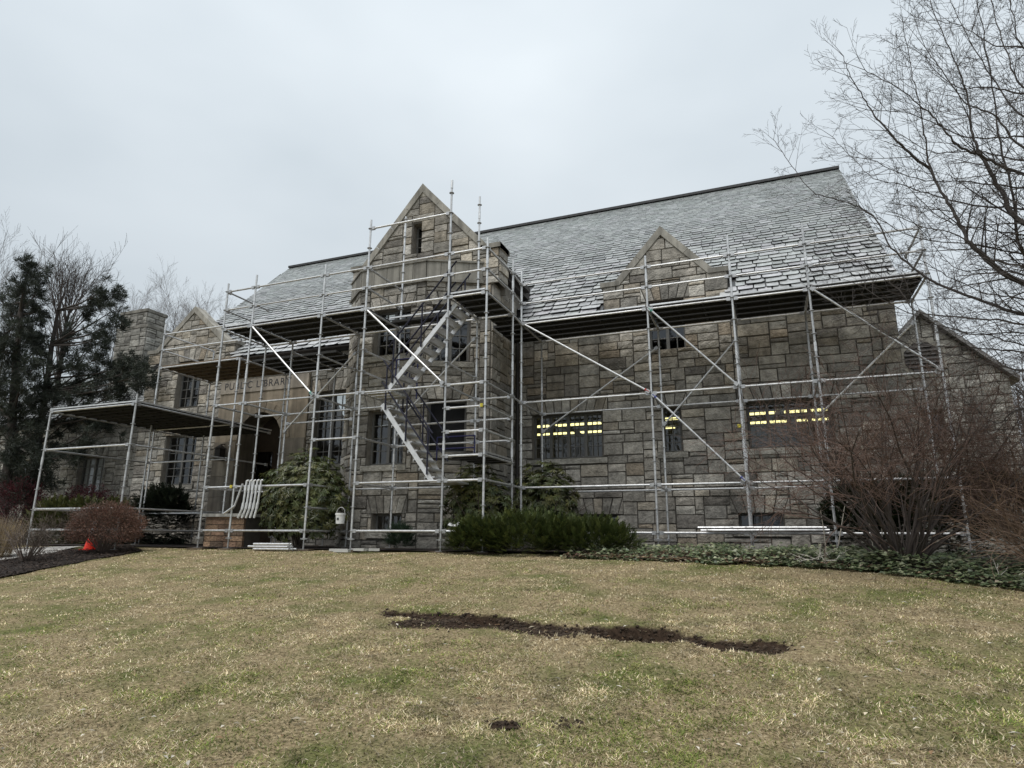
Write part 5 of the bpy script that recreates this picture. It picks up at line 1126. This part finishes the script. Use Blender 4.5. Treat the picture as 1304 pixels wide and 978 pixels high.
for i in range(5200):                                                    # bark chips, some strewn over the edge
    a, b = Rm.random(), Rm.uniform(-.06, 1.0); pp_ = mq[0].lerp(mq[1], a).lerp(mq[3].lerp(mq[2], a), b); an = Rm.random()*6.28
    k_ = Rm.choice([.6, 1, 1, 1.5, 2.6]); leaf(m, Vector((pp_.x, pp_.y, ground(pp_.x, pp_.y)+.03+Rm.random()*.025)), Vector((math.cos(an), math.sin(an), Rm.uniform(-.3, .4))), Vector((Rm.uniform(-.5, .5), Rm.uniform(-.5, .5), 1)), Rm.uniform(.03, .08), Rm.uniform(.015, .03), tint((.030, .021, .016), k_), .1)
tag(m.build('mulch_chips', M['dry']), 'dark bark mulch chips on the bed beside the path', kind='stuff', cat='mulch')
q = [gp(-80, 727), gp(66, 706), gp(105, 697), gp(-80, 704)]; sheet('path', [(p.x, p.y) for p in q], .034, M['concrete'], label='pale concrete garden path')
sheet('planting_bed', [(-20.2, 11.9), (4.5, 11.9), (4.5, 15.6), (-20.2, 15.6)], .03, M['mulch'], 60, 8, label='bare dark bed along the library wall')
IV = [(-3.35, 10.95), (-1.5, 10.75), (.6, 10.5), (1.6, 9.9), (2.57, 9.0), (3.6, 8.5), (6, 8.2)]
def ivf(x):
    for (a, b), (c, d) in zip(IV, IV[1:]):
        if a <= x <= c: return b+(d-b)*(x-a)/(c-a)
    return 99
m = MB(); xs = [-3.35+i*.15 for i in range(62)]
for x in xs:
    f = ivf(x)
    for k in range(6): y = f+.05+(13.2-f)*k/5; m.v.append((x, y, ground(x, y)+.03)); m.c.append((1, 1, 1))
m.f = [(i*6+j, i*6+6+j, i*6+7+j, i*6+1+j) for i in range(61) for j in range(5)]; tag(m.build('ivy_bed', M['mulch'], smooth=True), 'dark earth under the ivy', kind='structure')
Ri = rng(151); m = MB(); lit = MB()
for i in range(15000):
    x = Ri.uniform(-3.35, 5.6); f = ivf(x)-.12+.12*noise.noise(Vector((x*3, 0, 0))); d = Ri.random()**1.5*2.6; y = f+d
    if y > 13.1: continue
    dens = noise.noise(Vector((x*1.3, y*1.3, 4)))
    if dens < -.25 and Ri.random() < .75 or (x < -1.2 and Ri.random() < .5 or Ri.random() < .12): 
        if Ri.random() < .6: leaf(lit, Vector((x, y, ground(x, y)+.04+Ri.random()*.03)), rvec(Ri)*.6+Vector((1, 0, 0)), Vector((Ri.uniform(-.4, .4), Ri.uniform(-.4, .4), 1)), Ri.uniform(.05, .1), .045, tint(Ri.choice([(.20, .13, .08), (.30, .22, .14), (.14, .08, .06), (.38, .32, .24)]), Ri.uniform(.5, 1.2)))
        continue
    h = min(1, d/.35)*(.13+.10*noise.noise(Vector((x*1.7, y*1.7, 1))))*Ri.uniform(.5, 1.1)+.03; nr = Vector((Ri.uniform(-.5, .5), Ri.uniform(-.8, .2), 1)); a = Ri.random()*6.28
    c0 = Ri.choice([(.080, .110, .048), (.10, .128, .056), (.056, .08, .038), (.24, .255, .15), (.16, .178, .10)]); g = Ri.uniform(.7, 1.3); leaf(m, Vector((x, y, ground(x, y)+h)), Vector((math.cos(a), math.sin(a), Ri.uniform(-.4, .2))), nr, Ri.uniform(.055, .09), Ri.uniform(.05, .075), tuple(v*g for v in c0), .12)
tag(m.build('ivy', M['leaf']), 'low ivy ground cover with small dark leaves along the library wall', kind='stuff', cat='ivy')
tag(lit.build('leaf_litter', M['dry']), 'brown fallen leaves scattered through the ivy', kind='stuff', cat='leaves')
# soil clods in the trench
m = MB(); Rc = rng(161)
def clod(m, p, r, col):
    n_ = 6; V = [p+Vector((0, 0, r*.8))]
    for i in range(n_): a = 6.283*i/n_; k = r*Rc.uniform(.7, 1.25); V.append(p+Vector((math.cos(a)*k, math.sin(a)*k, Rc.uniform(.1, .4)*r)))
    for i in range(n_): a = 6.283*(i+.5)/n_; k = r*Rc.uniform(.8, 1.2); V.append(p+Vector((math.cos(a)*k, math.sin(a)*k, -r*.5)))
    F = [(0, 1+i, 1+(i+1) % n_) for i in range(n_)]+[(1+i, 7+i, 1+(i+1) % n_) for i in range(n_)]+[(1+(i+1) % n_, 7+i, 7+(i+1) % n_) for i in range(n_)]; m.add(V, F, col)
k = 0
for i in range(14000):
    x, y = Rc.uniform(-4.5, .3), Rc.uniform(5.6, 6.95); s = soil_at(x, y)
    if Rc.random() > s*.55: continue
    g = Rc.uniform(.6, 1.5); r = Rc.uniform(.006, .020)*(1.3 if Rc.random() < .1 else 1); clod(m, Vector((x, y, ground_d(x, y)+r*.25)), r, (.038*g, .026*g, .017*g))
    k += 1
for hx, hy in [(h[0], h[1]) for h in HOLES[3:]]:
    for i in range(60): x, y = Rc.gauss(hx, .05), Rc.gauss(hy, .03); g = Rc.uniform(.6, 1.5); clod(m, Vector((x, y, ground_d(x, y)+.004)), Rc.uniform(.005, .014), (.030*g, .020*g, .013*g))
tag(m.build('soil_clods', M['clay']), 'dark crumbled soil along the narrow trench dug in the lawn', kind='stuff', cat='soil')
# grass blades
def make_grass(n_):
    g = np.random.default_rng(5); d = 2.3*np.exp(g.random(n_)*math.log(18/2.3)); an = np.radians(g.uniform(-66, 27, n_)); x = d*np.sin(an)*1.0; y = d*np.cos(an)*1.0
    y = y*1.0; keep = (y > 2.0) & (y < 11.7) & (x > -17) & (x < 5.5); x, y, d = x[keep], y[keep], d[keep]
    z = np.empty_like(x); col = np.empty((len(x), 3)); ok = np.ones(len(x), bool); ln = np.empty_like(x); q = g.random((len(x), 4)); nv = noise.noise
    qm = [(p.x, p.y) for p in (gp(-60, 748), gp(182, 703))]
    for i in range(len(x)):
        xx, yy = float(x[i]), float(y[i]); s = soil_at(xx, yy) if (3.6 < yy < 7.4 and -5.2 < xx < 1.2) else 0
        if s > .25 and q[i, 0] < s*1.4 or yy > ivf(xx)+.05: ok[i] = False; continue
        if xx < -10 and yy < qm[1][1]+.3 and xx < qm[0][0]+(qm[1][0]-qm[0][0])*(yy-qm[0][1])/(qm[1][1]-qm[0][1])+.1: ok[i] = False; continue
        z[i] = ground_d(xx, yy); V = Vector((xx*.9, yy*.9, 2.)); a = nv(V)+.6*nv(V*2.7)+.35*nv(V*7)
        thin = nv(Vector((xx*1.6, yy*1.6, 8.)))+.5*nv(Vector((xx*5, yy*5, 8.)))
        gr = .31+.60*a+(.16 if yy < 5.5 else 0)-.10*(yy > 8)
        if thin > .12 and q[i, 3] < .62: ok[i] = False; continue
        if q[i, 1] < gr: c = (.14, .185, .042) if q[i, 2] < .6 else (.27, .275, .085)
        else: c = ((.54, .45, .285), (.42, .34, .21), (.66, .575, .41), (.27, .205, .125))[int(q[i, 2]*4)]
        c = tint(c, max(.3, 1.08+.75*nv(Vector((xx*3.6, yy*3.6, 6.)))+.55*nv(Vector((xx*10, yy*10, 1.)))-(.3 if thin > .12 else 0)))
        col[i] = c; ln[i] = (.024+.018*max(0, a) if q[i, 1] < gr else .034)*(.5+1.0*q[i, 0])
    x, y, z, d, col, ln = x[ok], y[ok], z[ok], d[ok], col[ok], ln[ok]; n = len(x); r = g.random((n, 4))
    a = r[:, 0]*6.283; lean = 1.4+7*r[:, 1]; w_ = (.0017+.00040*d)*(.7+.6*r[:, 2]); hx, hy = np.cos(a), np.sin(a); k = 1/np.sqrt(1+lean**2)
    tip = np.stack([x+hx*ln*lean*k, y+hy*ln*lean*k, z+ln*k+.004], 1); px_, py_ = -hy*w_, hx*w_
    b0 = np.stack([x+px_, y+py_, z-.003], 1); b1 = np.stack([x-px_, y-py_, z-.003], 1)
    V = np.stack([b0, b1, tip], 1).reshape(-1, 3).astype(np.float32)
    me = bpy.data.meshes.new('grass'); me.vertices.add(n*3); me.vertices.foreach_set('co', V.ravel())
    me.loops.add(n*3); me.loops.foreach_set('vertex_index', np.arange(n*3, dtype=np.int32)); me.polygons.add(n)
    me.polygons.foreach_set('loop_start', np.arange(n, dtype=np.int32)*3); me.update(calc_edges=True)
    vv = (.7+.6*r[:, 3])[:, None]; c4 = np.ones((n, 3, 4), np.float32); c4[:, :, :3] = (col*vv)[:, None, :]
    at = me.attributes.new('Col', 'FLOAT_COLOR', 'POINT'); at.data.foreach_set('color', c4.ravel()); me.materials.append(M['grassm'])
    o = bpy.data.objects.new('grass', me); COL.objects.link(o); tag(o, 'short matted winter grass, straw coloured with green tufts', kind='stuff', cat='grass'); return n
M['grassm'] = mat('grass_blade', (1, 1, 1), .75, n_scale=3, n_amt=.2, bump=0, spec=.2, trans=.25)
print('GRASS', make_grass(620000))
# pale leaf scraps on the lawn
m = MB(); Rl = rng(171)
for i in range(900):
    dd = 2.6*math.exp(Rl.random()*1.35); an = math.radians(Rl.uniform(-60, 25)); x, y = dd*math.sin(an), dd*math.cos(an)
    if y > 10.4 or soil_at(x, y) > .9 and Rl.random() < .5: continue
    a = Rl.random()*6.28; leaf(m, Vector((x, y, ground_d(x, y)+.03)), Vector((math.cos(a), math.sin(a), Rl.uniform(-.1, .3))), Vector((Rl.uniform(-.4, .4), Rl.uniform(-.4, .4), 1)), Rl.uniform(.03, .075), Rl.uniform(.012, .026), tint(Rl.choice([(.55, .48, .36), (.42, .33, .22), (.6, .56, .48), (.25, .16, .09)]), Rl.uniform(.6, 1.1)), .3)
tag(m.build('fallen_leaves', M['dry']), 'small pale curled leaves scattered over the lawn', kind='stuff', cat='leaves')
